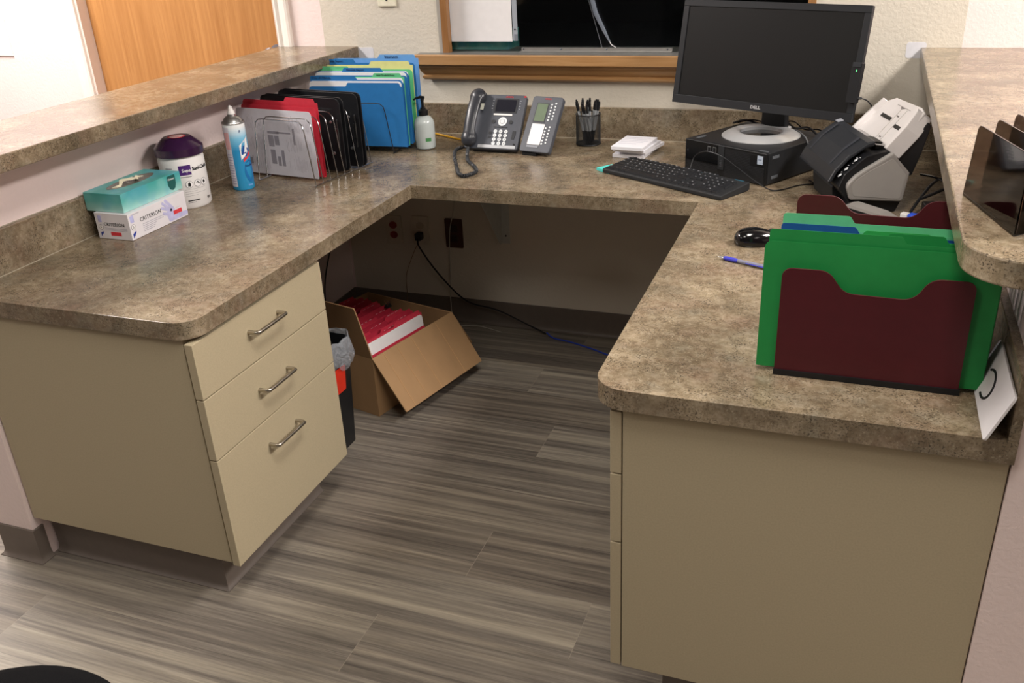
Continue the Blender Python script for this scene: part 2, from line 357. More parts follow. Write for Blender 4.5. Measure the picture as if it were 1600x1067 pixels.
# window: oak jamb, sill, apron, glass
w1 = bpy.data.objects.new('window_1', None); COL.objects.link(w1); struct(w1); w1.location = (.456, WALLY, 1.03)
ox = -.456
b = B(); b.box((WX0+ox, -.006, 0), (WX0+ox+.024, .022, .9)); b.box((WX1+ox-.024, -.006, 0), (WX1+ox, .022, .9)); b.box((WX0+ox, -.006, .9), (WX1+ox, .022, .92))
b.go('window_jamb', OAKV, w1, bevel=.002)
B().box((WX0+ox-.013, -.003, .012), (WX0+ox-.001, .004, .93)).go('corner_bead', M('grey_drywall_return', 'a8a29a', .7), w1)
B().box((WX0+ox-.09, -.05, -.004), (WX1+ox+.09, T_, .012)).go('sill_top', M('grey_sill_laminate', '6c6b68', .35, vary=.15), w1)
B().box((WX0+ox-.09, -.062, -.022), (WX1+ox+.09, -.046, .0125)).go('sill_nosing', OAKT, w1, bevel=.003)
# crown shaped apron with mitred ends
prof = [(0, -.022), (-.044, -.022), (-.042, -.030), (-.034, -.036), (-.031, -.046), (-.024, -.056), (-.018, -.060), (-.026, -.066), (-.025, -.072), (-.018, -.078), (-.010, -.079), (0, -.079)]
b = B(); la, rb = [], []
for y, z in prof:
    la.append(b.bm.verts.new((WX0+ox-.055+y*.75-.034+.03, y, z))); rb.append(b.bm.verts.new((WX1+ox+.055-y*.75+.004, y, z)))
b.bm.faces.new(la); b.bm.faces.new(rb[::-1])
for i in range(len(prof)): j = (i+1) % len(prof); b.bm.faces.new((la[i], la[j], rb[j], rb[i]))
b.go('apron_moulding', OAKT, w1, smooth=True)
GLASS = M('window_glass', 'eef3f2', .02, vary=0, trans=1, ior=1.45)
B().box((WX0+ox+.004, .034, .0125), (WX1+ox-.004, .038, .9)).go('glass_pane', GLASS, w1)
b = B(); b.box((WX0+ox, .024, .0125), (WX0+ox+.013, .05, .9)); b.box((WX1+ox-.013, .024, .0125), (WX1+ox, .05, .9)); b.go('inner_frame', DARKG, w1)
b = B(); b.box((.117+ox, .026, .0125), (.640+ox, .033, .026)); b.box((.113+ox, .012, .0125), (.640+ox, .033, .0150))
ch = b.go('sliding_track', ALU, w1)
b = B()
for xx in (.125, .26, .42, .625): b.lathe([(.003, 0), (.003, .001), (.001, .002)], (xx+ox, .026, .021), 10, Matrix.Rotation(radians(90), 3, 'X'))
b.go('track_screw', GUN, w1)
# paper and things at the window
p = B().box((-.147, .7045, 1.075), (.083, .7051, 1.37)).go('paper_sheet', WHT); tag(p, 'large blank white paper sheet taped inside the window glass', 'paper')
p = T('plastic_sleeve', 'narrow clear plastic sleeve edge with punched hole beside window paper', 'plastic sleeve', (.086, .7045, 1.077))
B().box((0, 0, 0), (.017, .001, .33)).go('sleeve_strip', M('sleeve_film', 'b4bac4', .2, vary=.02, alpha=.8), p)
B().box((.005, -.001, .0), (.017, 0, .022)).go('sleeve_tab', M('grey_tab', '7d838c', .4), p); B().lathe([(.003, 0), (.003, .001)], (.008, -.0005, .038), 12, Matrix.Rotation(radians(90), 3, 'X')).go('punched_hole', INK, p)
t = T('tissue_box', 'teal cloud patterned tissue box standing behind the window glass', 'tissue box', (-.062, .745, 1.012))
def cloud_mat():
    m, nt, b = basemat('teal_cloud_print'); L = nt.links.new; tc = N(nt, 'ShaderNodeTexCoord').outputs['Object']
    v = N(nt, 'ShaderNodeTexVoronoi'); v.inputs['Scale'].default_value = 26; L(tc, v.inputs[0]); sep = N(nt, 'ShaderNodeSeparateXYZ'); L(tc, sep.inputs[0])
    g = N(nt, 'ShaderNodeMapRange'); g.inputs[1].default_value = .0; g.inputs[2].default_value = .05; L(sep.outputs[2], g.inputs[0])
    base = ramp(nt, g.outputs[0], [(0, 'a9d6cf'), (.55, '62b7b3'), (1, '3fa39f')])
    c = mix(nt, mix(nt, .6, ramp(nt, v.outputs['Distance'], [(.2, 'ffffff'), (.55, '000000')]), (0, 0, 0, 1)), base, lin('8ecfc9'))
    c = mix(nt, mix(nt, .5, ramp(nt, noise(nt, tc, 14, 2), [(.5, '000000'), (.65, 'ffffff')]), (0, 0, 0, 1)), c, lin('58a9c4'))
    L(c, b.inputs['Base Color']); b.inputs['Roughness'].default_value = .35; return m
CLOUD = cloud_mat()
B().box((-.11, 0, 0), (.115, .11, .092)).go('carton', CLOUD, t); B().prism(rpoly([(.05, .092), (.085, .092), (.082, .068), (.0675, .06), (.053, .068)], .004), (0, 0, 0), X, Z3, Y, -.0006, 0).go('badge', M('dark_teal_badge', '1c5b5c', .5), t)
sh = T('shelf_unit', 'black shelf with small labelled boxes in the dark room behind window', 'shelf', (-.25, 1.45, 0))
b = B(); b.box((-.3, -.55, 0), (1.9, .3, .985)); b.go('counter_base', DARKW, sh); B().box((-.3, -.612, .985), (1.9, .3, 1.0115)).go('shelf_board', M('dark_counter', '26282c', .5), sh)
for i, (x0, z0, w_, h_, mt) in enumerate(((-.175, 1.20, .03, .05, RED), (-.172, 1.135, .02, .040, WHT), (-.168, 1.105, .018, .025, WHT))):
    cbx = T('label_card', ['red and white card in the dark behind the window paper', 'white and orange card above the grey card behind window', 'small grey white card lowest beside the window jamb'][i], 'card', (x0, .80, z0))
    B().box((0, 0, 0), (w_+.02, .004, h_)).go('card_sheet', mt, cbx)
    if i == 1: B().box((.0, -.0005, .004), (.04, 0, .014)).go('orange_band', M('orange_print', 'e09a2c', .5), cbx); B().box((.0, -.0005, .03), (.04, 0, .036)).go('dark_band', INK, cbx)
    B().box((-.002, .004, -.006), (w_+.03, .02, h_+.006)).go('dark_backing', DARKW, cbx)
# hanging clear tube with pen
hp = T('pen_tube', 'clear plastic pen sleeve taped at a slant to the window glass', 'pen sleeve', (.405, .7035, 1.048))
CLR = M('clear_film', 'c8cdd6', .15, vary=.02, alpha=.35)
B().tube([(-.036, -.008, .172), (-.022, -.008, .12), (.008, -.006, .06), (.025, -.005, .028)], [.008, .008, .006, .003], 10).go('tube_body', M('grey_clear_tube', '7f8794', .2, alpha=.7), hp, smooth=True)
B().tube(smooth_path([(.025, -.005, .028), (.031, -.005, .018), (.043, -.004, .010), (.044, -.004, .002), (.036, -.004, -.003)]), .0014, 6).go('coil_end', WPL, hp, smooth=True)
B().box((-.055, -.0165, .162), (-.01, -.0158, .172)).go('tape_piece', CLR, hp)
b = B(); b.tube([(-.05, -.003, .17), (-.005, -.003, .02), (.0, -.003, -.004)], .0006, 5); b.go('clear_thread', CLR, hp)
# switch plate on wall
sw = T('switch_plate', 'ivory switch plate on cream wall above the blue folders', 'switch plate', (-.369, WALLY, 1.25)); B().box((-.036, -.007, -.052), (.036, 0, .06)).go('plate', M('ivory_plate', 'e8e2cc', .35), sw, bevel=.003)
B().lathe([(.004, 0), (.003, .002)], (0, -.007, -.03), 12, Matrix.Rotation(radians(90), 3, 'X')).go('plate_screw', GUN, sw)
# ceiling troffers
for i, ((x, y), a, c, p, colr) in enumerate(LAMPS):
    t = T('ceiling_light', 'recessed ceiling light panel outside the picture above the %s' % ['desk', 'floor beside camera, added as fill for the cabinet ends', 'lobby door side', 'lobby floor', 'hall side', 'hall floor'][i], 'ceiling light', (x, y, CEIL), group='ceiling light panels')
    b = B(); b.box((-a/2-.03, -c/2-.03, -.02), (a/2+.03, -c/2, 0)); b.box((-a/2-.03, c/2, -.02), (a/2+.03, c/2+.03, 0)); b.box((-a/2-.03, -c/2, -.02), (-a/2, c/2, 0)); b.box((a/2, -c/2, -.02), (a/2+.03, c/2, 0)); b.go('light_frame', WPL, t)
    B().box((-a/2, -c/2, -.012), (a/2, c/2, -.004)).go('diffuser', M('diffuser_panel', 'fff4e6', .5, vary=0, emit=2.2), t)

# ------------------------------------------------------------------ built-in desk
def build_counter():
    ct = T('desk_counter', 'U shaped brown stone pattern laminate desk counter with backsplash', 'counter')
    yl, yr = -1.033, -1.067
    pts = [(-.655, yl, 0), (0, yl, .055), (0, 0, .0), (.858, 0, .0), (.858, yr, .06), (1.507, yr, 0), (1.507, .672, 0), (-.655, .672, 0)]
    B().prism(rpoly(pts, 0, 10), (0, 0, 0), X, Y, Z3, H-.04, H).go('countertop', STONE, ct, bevel=.0007)
    tb, hb = .015, .1065
    B().box((-.655, yl, H), (-.64, WALLY-tb, H+hb)).go('backsplash', STONE, ct, bevel=.0015)
    B().box((-.655, WALLY-tb, H), (1.507, WALLY, H+hb)).go('backsplash', STONE, ct, bevel=.0015)
    B().box((1.492, yr, H), (1.507, WALLY-tb, H+hb)).go('backsplash', STONE, ct, bevel=.0015)
    CAULK = M('caulk_line', 'a89e8c', .5)
    b = B(); b.box((-.64, WALLY-tb-.002, H), (1.492, WALLY-tb, H+.0015)); b.box((-.64, yl, H), (-.638, WALLY-tb, H+.0015)); b.box((-.655, yl, H+hb), (-.652, WALLY-tb, H+hb+.002)); b.go('caulk', CAULK, ct)
build_counter()
for nm, x0, x1, y0, lab, rl_, rr_ in (('transaction_ledge', -.843, -.507, -1.12, 'stone pattern ledge on the left half wall in front of oak door', .0, .0), ('transaction_ledge', 1.386, 1.722, -1.144, 'stone pattern ledge on right half wall under smoky acrylic sorter', .085, .085)):
    o = B().prism(rpoly([(x0, y0, .085), (x1, y0, .085), (x1, WALLY, 0), (x0, WALLY, 0)], 0, 10), (0, 0, 0), X, Y, Z3, 1.0245, 1.063).go(nm, STONE, bevel=.003)
    tag(o, lab, 'ledge')
# cabinets
def handle(parent, O, along, out):
    b = B(); O = Vector(O); a = Vector(along); o = Vector(out); L = .058
    b.tube(smooth_path([O-a*L, O-a*L+o*.016, O-a*(L-.003)+o*.023, O-a*(L-.010)+o*.026, O+a*(L-.010)+o*.026, O+a*(L-.003)+o*.023, O+a*L+o*.016, O+a*L], 4), .0048, 10)
    return b.go('handle', STEEL, parent, smooth=True)
cl = T('drawer_cabinet', 'beige three drawer cabinet under the left end of desk', 'cabinet', (-.33, -.75, 0))
ox_, oy_ = .33, .75
B().box((-.650+ox_, -1.020+oy_, .134), (-.036+ox_, -.523+oy_, .7195)).go('cabinet_body', BEIGE, cl, bevel=.0015)
def cove_local(parent, path, name, h=.126):
    o = cove(name, path, h=h, mat=COVE); o.parent = parent; return o
b = B().box((-.645+ox_, -.972+oy_, 0), (-.112+ox_, -.535+oy_, .134)); b.go('toe_kick', COVE, cl)
cove_local(cl, [(-.648+ox_, -.972+oy_), (-.112+ox_, -.972+oy_), (-.112+ox_, -.535+oy_)], 'toe_kick_cove')
for z0, z1 in ((.580, .710), (.427, .577), (.134, .424)):
    d = B().box((-.0275+ox_, -1.027+oy_, z0), (-.0075+ox_, -.523+oy_, z1)).go('drawer', BEIGE, cl, bevel=.001)
for zc in (.661, .512, .363): 
    par = [c for c in cl.children if c.name.startswith('drawer')][(.661, .512, .363).index(zc)]
    handle(par, (-.0075+ox_, -.784+oy_, zc-.003), (0, 1, 0), (1, 0, 0))
crr = T('drawer_cabinet', 'beige cabinet under right end of desk seen from its side', 'cabinet', (1.2, -.75, 0)); ox_, oy_ = -1.2, .75
B().box((.9115+ox_, -1.05+oy_, .126), (1.505+ox_, -.5+oy_, .7195)).go('cabinet_body', BEIGE, crr, bevel=.0015)
B().box((.99+ox_, -1.0+oy_, 0), (1.505+ox_, -.51+oy_, .126)).go('toe_kick', COVE, crr); cove_local(crr, [(.99+ox_, -.51+oy_), (.99+ox_, -1.0+oy_), (1.505+ox_, -1.0+oy_)][::1], 'toe_kick_cove')
for z0, z1 in ((.582, .708), (.431, .579), (.128, .428)):
    d = B().box((.889+ox_, -1.05+oy_, z0), (.9095+ox_, -.5+oy_, z1)).go('drawer', BEIGE, crr, bevel=.001)
    handle(d, (.889+ox_, -.77+oy_, (z0+z1)/2), (0, 1, 0), (-1, 0, 0))
exec_parts = True
# ------------------------------------------------------------------ left side of the counter
# glove box
g = T('glove_box', 'white CRITERION glove box on left counter beneath teal tissue box', 'box', (-.554, -.507, H+.0005))
BW, BD, BH = .11, .224, .07   # x, y, z ; origin at centre of base
B().box((-BW/2, -BD/2, 0), (BW/2, BD/2, BH)).go('carton', M('glove_carton', 'e6e3e8', .4, vary=.02), g, bevel=.001)
# right long face looks toward +x : U=+y, V=+z ; left short face looks toward -y : U=+x
fx = BW/2+.0003; fy = -BD/2-.0003; NAV = M('navy_print', '2c3f9c', .5); LAV = M('lavender_print', 'b9bbe6', .5, vary=.15, nscale=60)
text('brand_lettering', 'CRITERION', .0152, (fx, -BD/2+.040, .0435), Y, Z3, INK, g, sp=1.08, bold=.0001)
text('brand_lettering', 'CRITERION', .0125, (-BW/2+.026, fy, .040), X, Z3, INK, g, sp=1.08, bold=.0001)
B().prism([(-BD/2+.006, .045), (-BD/2+.019, .045), (-BD/2+.019, .063), (-BD/2+.006, .063)], (fx, 0, 0), Y, Z3, X, -.0002, .0001).go('lavender_block', LAV, g)
B().prism([(-BD/2+.006, .004), (-BD/2+.019, .018), (-BD/2+.019, .022), (-BD/2+.006, .016)], (fx, 0, 0), Y, Z3, X, -.0002, .0001).go('navy_block', NAV, g)
B().prism([(-BW/2+.010, .045), (-BW/2+.021, .045), (-BW/2+.021, .063), (-BW/2+.010, .063)], (0, fy, 0), X, Z3, -Y, -.0002, .0001).go('lavender_block', LAV, g)
B().prism([(-BW/2+.010, .006), (-BW/2+.021, .018), (-BW/2+.021, .020), (-BW/2+.010, .017)], (0, fy, 0), X, Z3, -Y, -.0002, .0001).go('navy_block', NAV, g)
def ring(name, c, U, V, W, r, mat, par, fill=None):
    b = B(); pts = [(r*cos(2*pi*i/20), r*sin(2*pi*i/20)) for i in range(20)]; b.prism(pts, c, U, V, W, -.0002, .0002); o = b.go(name, mat, par)
    if fill: B().prism([(u*.86, v*.86) for u, v in pts], c, U, V, W, -.0002, .0004).go(name+'_centre', fill, o)
    return o
ring('size_ring', (fx, -BD/2+.0125, .033), Y, Z3, X, .0078, GREYINK, g, WHT); ring('size_ring', (-BW/2+.0155, fy, .032), X, Z3, -Y, .0075, GREYINK, g, WHT)
text('size_lettering', 'S', .009, (fx+.0004, -BD/2+.0098, .033), Y, Z3, INK, g); text('size_lettering', 'S', .009, (-BW/2+.0132, fy-.0004, .032), X, Z3, INK, g)
B().prism([(.056, .018), (.090, .018), (.090, .029), (.056, .029)], (fx, 0, 0), Y, Z3, X, -.0002, .0001).go('red_label', RED, g)
B().prism([(-.012, .010), (.022, .010), (.022, .020), (-.012, .020)], (0, fy, 0), X, Z3, -Y, -.0002, .0001).go('red_label', RED, g)
b = B()
for k in range(5): b.prism([(-.065, .030-.0048*k), (-.065+[.085, .08, .05, .045, .04][k], .030-.0048*k), (-.065+[.085, .08, .05, .045, .04][k], .0312-.0048*k), (-.065, .0312-.0048*k)], (fx, 0, 0), Y, Z3, X, -.0002, .0001)
for k in range(3): b.prism([(-.028, .030-.003*k), (.045, .030-.003*k), (.045, .0306-.003*k), (-.028, .0306-.003*k)], (0, fy, 0), X, Z3, -Y, -.0002, .0001)
b.prism([(.062, .034), (.086, .034), (.086, .0345), (.062, .0345)], (fx, 0, 0), Y, Z3, X, -.0002, .0001)
b.prism([(-.100, .064), (-.07, .064), (-.07, .0655), (-.100, .0655)], (fx, 0, 0), Y, Z3, X, -.0002, .0001)
b.go('small_print', M('pale_print', 'a8a6b4', .6), g)
# printed gloved hand on the long face
LV2 = M('glove_print', 'c3c2e8', .5, vary=.12, nscale=80)
b = B()
b.prism(rpoly([(.035, .004), (.112, .004), (.112, .016), (.075, .018), (.062, .034), (.040, .040), (.028, .030)], .006), (fx-.0001, 0, 0), Y, Z3, X, -.0002, .00005)
for k, (u0, v0, u1, v1) in enumerate(((.052, .032, .018, .062), (.046, .034, .012, .050), (.060, .034, .030, .067), (.040, .024, .014, .034))):
    d = Vector((u1-u0, v1-v0)).normalized(); n = Vector((-d.y, d.x))*.0042
    b.prism(rpoly([(u0-n.x, v0-n.y), (u1-n.x, v1-n.y), (u1+n.x, v1+n.y), (u0+n.x, v0+n.y)], .004), (fx-.0001, 0, 0), Y, Z3, X, -.0002, .00005+.00001*k)
b.go('glove_picture', LV2, g)
# tissue box on top
t = T('tissue_box', 'teal cloud patterned tissue box lying on the white glove box', 'tissue box', (-.576, -.494, H+.0712))
TW, TD, TH = .122, .233, .05
top = rpoly([(-TW/2, -TD/2), (TW/2, -TD/2), (TW/2, TD/2), (-TW/2, TD/2)], 0)
b = B(); bm = b.bm; b.box((-TW/2, -TD/2, 0), (TW/2, TD/2, TH-.0005)); b.go('carton', CLOUD, t, bevel=.001)
slot = [(.030*cos(a), .085*sin(a)) for a in [2*pi*i/28 for i in range(28)]]
B().prism(slot, (-.006, 0, TH-.0004), X, Y, Z3, 0, .0004).go('slot_window', M('clear_slot_film', '6d6a63', .25, vary=.35, nscale=30), t)
b = B(); ps = []
n = 14
for i in range(n+1):
    v = -.07+.12*i/n; ps.append(((-.006+.010*sin(i*.9)), v, TH+.001+.012*sin(pi*i/n)*(0.6+.4*sin(i*1.7)**2)))
for i in range(n):
    a, c = Vector(ps[i]), Vector(ps[i+1]); wa = .012*sin(pi*i/n)+.001; wc = .012*sin(pi*(i+1)/n)+.001
    b.quad(a+Vector((wa, 0, -.004)), c+Vector((wc, 0, -.004)), c, a); b.quad(a, c, c-Vector((wc*.4, 0, .006)), a-Vector((wa*.4, 0, .006)))
b.go('tissue', M('tissue_paper', 'e6dfc4', .9), t, solid=.0006)
B().prism(rpoly([(.062, .047), (.094, .047), (.094, .022), (.088, .010), (.078, .006), (.068, .010), (.062, .022)], .003), (TW/2+.0001, 0, 0), Y, Z3, X, 0, .0004).go('brand_badge', M('dark_teal_print', '1e5b58', .4), t)
text('brand_lettering', 'Kleenex', .0078, (TW/2+.0007, .0635, .037), Y, Z3, WHT, t, shear=.2)
# wipes canister
CX, CY = -.568, -.300
c = T('wipes_canister', 'white disinfecting wipes canister with dark purple lid behind the stacked boxes', 'canister', (CX, CY, H+.0005))
R_ = .0635
b = B(); b.lathe([(.050, 0), (R_-.004, 0), (R_, .006), (R_, .138), (R_-.002, .142), (R_-.002, .148)], seg=48); b.go('container', M('canister_white', 'e9e7e6', .35, vary=.02), c, smooth=True)
b = B(); b.lathe([(R_+.002, .1475), (R_+.0035, .149), (R_+.0035, .169), (R_+.001, .172), (R_-.0235, .1945), (R_-.026, .196), (.001, .196)], seg=48, capb=True); b.go('lid', M('purple_lid_plastic', '33183a', .18, vary=.05, coat=.4), c, smooth=True)
b = B(); b.prism([(.024*cos(a), .024*sin(a)) for a in [2*pi*i/24 for i in range(24)]], (.0, 0, .1960), X, Y, Z3, 0, .0006); o = b.go('lid_sticker', RED, c)
B().prism([(.019*cos(a), .019*sin(a)) for a in [2*pi*i/24 for i in range(24)]], (.0, 0, .1963), X, Y, Z3, 0, .0006).go('sticker_centre', M('sticker_pale', 'e3c9c4', .5), o); B().box((-.013, -.005, .1967), (.012, .001, .1972)).go('sticker_print', RED, o)
TH0 = math.atan2(CAM_POS.x-CX, -(CAM_POS.y-CY))  # direction of the label centre, facing the room
la = TH0-.05
def dx(a): return a*R_
def dg(name, a0, a1, z0, z1, mat, lift=.0003): return decal_grid(name, (la+a0)*R_, (la+a1)*R_, z0, z1, mat, c, (0, 0), R_, lift)
dg('purple_label', -.15, .38, .098, .126, PURP)
def ctext(body, size, a, z, mat, bold=0):
    o = text('label_lettering', body, size, ((la+a)*R_, 0, z), X, Z3, mat, c, bold=bold); cyl_wrap(o, (0, 0), R_+.0006); return o
ctext('Super', .013, -.02, .111, WHT, .0002); ctext('Sani-Cloth', .0135, .44, .113, INK, .0004)
dg('black_rule', -.12, .36, .092, .0935, INK)
for k in range(4): dg('small_print', -.05+.0*k, [.95, .5, .95, .5][k], .056-.006*k, .0566-.006*k, GREYINK)
dg('small_print', .0, .55, .0225, .0255, INK); dg('small_print', .0, .35, .018, .0195, GREYINK); dg('small_print', -.75, -.42, .118, .120, GREYINK); dg('text_block', -.85, -.45, .085, .112, M('pale_grey_block', 'cfcccc', .5))
for k, a in enumerate((.12, .50, .84)):
    for rr, mt, lf in ((.0105, GREYINK, .0004), (.0094, WHT, .0007)):
        b = B(); b.prism([(rr*cos(q), rr*sin(q)) for q in [2*pi*i/18 for i in range(18)]], ((la+a+.07)*R_, -lf, .071), X, Z3, -Y, -.0001, .0001); o = b.go('symbol', mt, c); cyl_wrap(o, (0, 0), R_+.0003)
    qx = (la+a+.07)*R_; b = B(); b.prism([[(-.004, -.005), (.003, -.006), (.004, .001), (.002, .006), (-.003, .004)], [(-.006, .002), (.001, .006), (.006, -.001), (.003, -.003), (.0, .002)], [(-.002, -.006), (.004, -.002), (.002, .006), (-.004, .003)]][k], (qx, -.0010, .071), X, Z3, -Y, -.0001, .0001); o = b.go('symbol_picture', INK, c); cyl_wrap(o, (0, 0), R_+.0003)
ctext('W', .012, .98, .022, INK)
# spray can
SX, SY, SR = -.503, -.124, .0325
c = T('spray_can', 'blue and white disinfectant aerosol can with white nozzle on left counter', 'spray can', (SX, SY, H+.0005))
m, nt, bb = basemat('spray_can_print'); L = nt.links.new; tc = N(nt, 'ShaderNodeTexCoord').outputs['Object']; sp2 = N(nt, 'ShaderNodeSeparateXYZ'); L(tc, sp2.inputs[0])
mr = N(nt, 'ShaderNodeMapRange'); mr.inputs[1].default_value = .0; mr.inputs[2].default_value = .2; L(sp2.outputs[2], mr.inputs[0])
L(ramp(nt, mr.outputs[0], [(0, '2f9cd0'), (.6, '2d8fc4'), (.78, '7cc0e0'), (.95, 'eef2f4')]), bb.inputs['Base Color']); bb.inputs['Roughness'].default_value = .25
B().lathe([(SR-.002, 0), (SR-.001, .002), (SR, .004), (SR, .196), (SR-.001, .198)], seg=40).go('can_body', m, c, smooth=True)
B().lathe([(SR+.0008, .197), (SR+.0015, .2), (SR, .203), (SR-.004, .2035), (SR-.009, .213), (SR-.015, .2175), (.013, .219), (.012, .224), (.001, .224)], seg=40).go('can_shoulder', M('can_silver', 'b9b9b9', .28, .9), c, smooth=True)
b = B(); b.lathe([(.011, .223), (.0105, .231), (.007, .236), (.006, .240)], seg=20); b.prism([(-.006, .236), (.006, .236), (.004, .247), (-.002, .250), (-.005, .246)], (0, 0, 0), Vector((.6, .8, 0)), Z3, Vector((.8, -.6, 0)), -.004, .004); b.go('nozzle', WPL, c, smooth=True, bevel=.0008)
th = math.atan2(CAM_POS.x-SX, -(CAM_POS.y-SY))
def sg(name, a0, a1, z0, z1, mat, lift=.0003): return decal_grid(name, (th+a0)*SR, (th+a1)*SR, z0, z1, mat, c, (0, 0), SR, lift)
sg('info_panel', -1.35, -.55, .012, .19, M('can_info_panel', 'dcdbe6', .4)); sg('pink_text_block', -1.2, -.6, .125, .175, M('pink_print', 'e5b3b6', .5), .0006)
for k in range(12): sg('info_line', -1.2, -.62, .02+.008*k, .0225+.008*k, M('lilac_print', 'a9a9c8', .5), .0006)
def sdec(name, pts, mat, lift): 
    o = B().prism(pts, (th*SR, -lift, 0), X, Z3, -Y, -.0001, .0001).go(name, mat, c); return cyl_wrap(o, (0, 0), SR+.0003)
def sub(pts, n=6):
    out = []
    for i in range(len(pts)):
        a, b_ = Vector(pts[i]), Vector(pts[(i+1) % len(pts)])
        for k in range(n): out.append(tuple(a.lerp(b_, k/n)))
    return out
sdec('brand_panel', sub([(.006, .092), (.036, .118), (.036, .158), (.006, .136)]), WHT, .0003)
o = text('brand_lettering', 'Ly', .034, (th*SR+.0085, 0, .120), X, Vector((0, -.0, 1)), M('script_blue', '1d3f95', .4), c, shear=.35, bold=.0006); cyl_wrap(o, (0, 0), SR+.0009)
sdec('red_band', sub([(.012, .085), (.040, .104), (.040, .114), (.012, .094)]), RED, .0005)
sdec('oval_mark', [(.030+.020*cos(a), .055+.034*sin(a)) for a in [2*pi*i/26 for i in range(26)]], M('can_oval_blue', '1f74b4', .3), .0002)
o = text('print_line', 'Disinfectant', .0085, (th*SR+.014, 0, .073), X, Z3, M('navy_text', '1e3f7d', .5), c); cyl_wrap(o, (0, 0), SR+.0008)
o = text('print_line', 'F', .012, (th*SR+.012, 0, .176), X, Z3, M('navy_text', '1e3f7d', .5), c); cyl_wrap(o, (0, 0), SR+.0006)
sdec('weight_print', sub([(.014, .012), (.030, .012), (.030, .017), (.014, .017)]), LBLU, .0004)

# ---- wire racks with folders
def wire_rack(name, lab, loc, rz, W_, L_, n, mat, hgt=.195):
    t = T(name, lab, 'file rack', loc, rz)   # local x: width, local y: length
    for sd_ in (-1, 1): B().tube([(sd_*W_/2, -L_/2, .003), (sd_*W_/2, L_/2, .003)], .0026, 8).go('base_rail', mat, t, smooth=True)
    for i in range(n):
        y = -L_/2+.004+(L_-.008)*i/(n-1); tp = .030
        pts = [(W_/2, y, .0035), (W_/2-.018, y, hgt-.03), (W_/2-.022, y, hgt-.012), (W_/2-.034, y, hgt-.002), (W_/2-.05, y, hgt), (-W_/2+.05, y, hgt), (-W_/2+.034, y, hgt-.002), (-W_/2+.022, y, hgt-.012), (-W_/2+.018, y, hgt-.03), (-W_/2, y, .0035)]
        B().tube(pts, .0016, 8).go('wire_divider', mat, t, smooth=True)
    return t
RZ1 = -radians(7.5)
rk = wire_rack('wire_file_rack', 'silver wire file rack holding red folder and black clipboards', (-.372, .082, H+.0003), RZ1, .225, .292, 9, CHROME)
def panel_pts(w, h, tab=None, r=.012, th=.012):
    """folder outline: width w, height h, tab=(u0,u1) raised by th"""
    if tab: return rpoly([(0, 0, .003), (w, 0, .003), (w, h, r if tab[1] < w-.02 else 0)] + ([(tab[1]+.006, h, .004), (tab[1]-.002, h+th, .005), (tab[0]+.002, h+th, .005), (tab[0]-.006, h, .004)] if tab[1] < w-.02 and tab[0] > .02 else [(tab[1], h, 0), (tab[1]-.004, h+th, .006), (tab[0]+.002, h+th, .005), (tab[0]-.006, h, .004)] if tab[0] > .02 else [(tab[1]+.006, h, .004), (tab[1]-.002, h+th, .005), (.006, h+th, .006)]) + ([(0, h, r)] if tab[0] > .02 else []), 0, 4)
    return rpoly([(0, 0, .003), (w, 0, .003), (w, h, r), (0, h, r)], 0, 4)
def folder(name, lab, cat, loc, rz, lean, w, h, mat, tab, group, gap=.003, paper=None, inner=None, front_h=None, ftab=None):
    """file folder standing on its fold; local x: width, local y: thickness (front at -y), leaning by `lean` about x"""
    t = T(name, lab, cat, loc, rz, group); t.rotation_euler = (lean, 0, rz)
    fh = front_h if front_h else h-.012
    b = B(); b.prism(panel_pts(w, fh, ftab), (0, -gap, 0), X, Z3, Y, -.0004, 0); b.box((0, -gap, -.0006), (w, gap*0+0, 0)); b.go('front_flap', mat, t)
    B().prism(panel_pts(w, h, tab), (0, 0, 0), X, Z3, Y, 0, .0004).go('back_flap', inner or mat, t)
    if paper: B().prism(panel_pts(w-.006, h-.004 if paper is True else paper), (.002, -gap*.45, .001), X, Z3, Y, -gap*.2, gap*.2).go('paper_sheet', WHT, t)
    return t
GZ = H+.0072
def rloc(lx, ly, z=GZ, c=(-.372, .082), rz=None):
    rz = RZ1 if rz is None else rz
    return (c[0]+lx*cos(rz)-ly*sin(rz), c[1]+lx*sin(rz)+ly*cos(rz), z)
# printed sheet in front of the red folder
rf = folder('red_folder', 'red file folder with raised tab in the wire rack behind printed sheet', 'folder', rloc(-.218, -.052), RZ1, -.01,   .30, .224, M('red_card_bright', 'd23547', .5, vary=.06), (.175, .29), None, gap=.010, paper=None)
ps = T('printed_sheet', 'printed grey form sheet standing in front of red folder in wire rack', 'paper', rloc(-.220, -.086), RZ1); ps.rotation_euler = (-.01, 0, RZ1)
B().prism(panel_pts(.300, .204), (0, 0, 0), X, Z3, Y, -.0006, .0006).go('sheet', M('form_paper', 'd6d3dc', .6, vary=.04), ps)
rg = random.Random(2); b = B(); GP = M('form_grey_print', 'b4b0ba', .7, vary=.1); GP2 = M('form_dark_print', '96929c', .7, vary=.1)
for k in range(60):
    x0 = .012+.0046*k
    for (z0, z1) in ((.015, .07), (.075, .13), (.135, .188)):
        if .11 < x0 < .19 and z0 < .14: continue
        if rg.random() < .25: continue
        b.box((x0, -.0008, z0+.01*rg.random()), (x0+.0014, -.0006, z1-.03*rg.random()))
b.go('fine_print', GP, ps)['kind'] = 'stuff'
b = B()
for (x0, z0, w_, h_) in ((.118, .09, .022, .035), (.143, .095, .018, .03), (.120, .035, .020, .045), (.146, .03, .012, .03), (.163, .03, .012, .05), (.118, .130, .045, .008), (.150, .132, .06, .005), (.218, .10, .008, .05), (.03, .03, .012, .02)): b.box((x0, -.00095, z0), (x0+w_, -.0006, z0+h_))
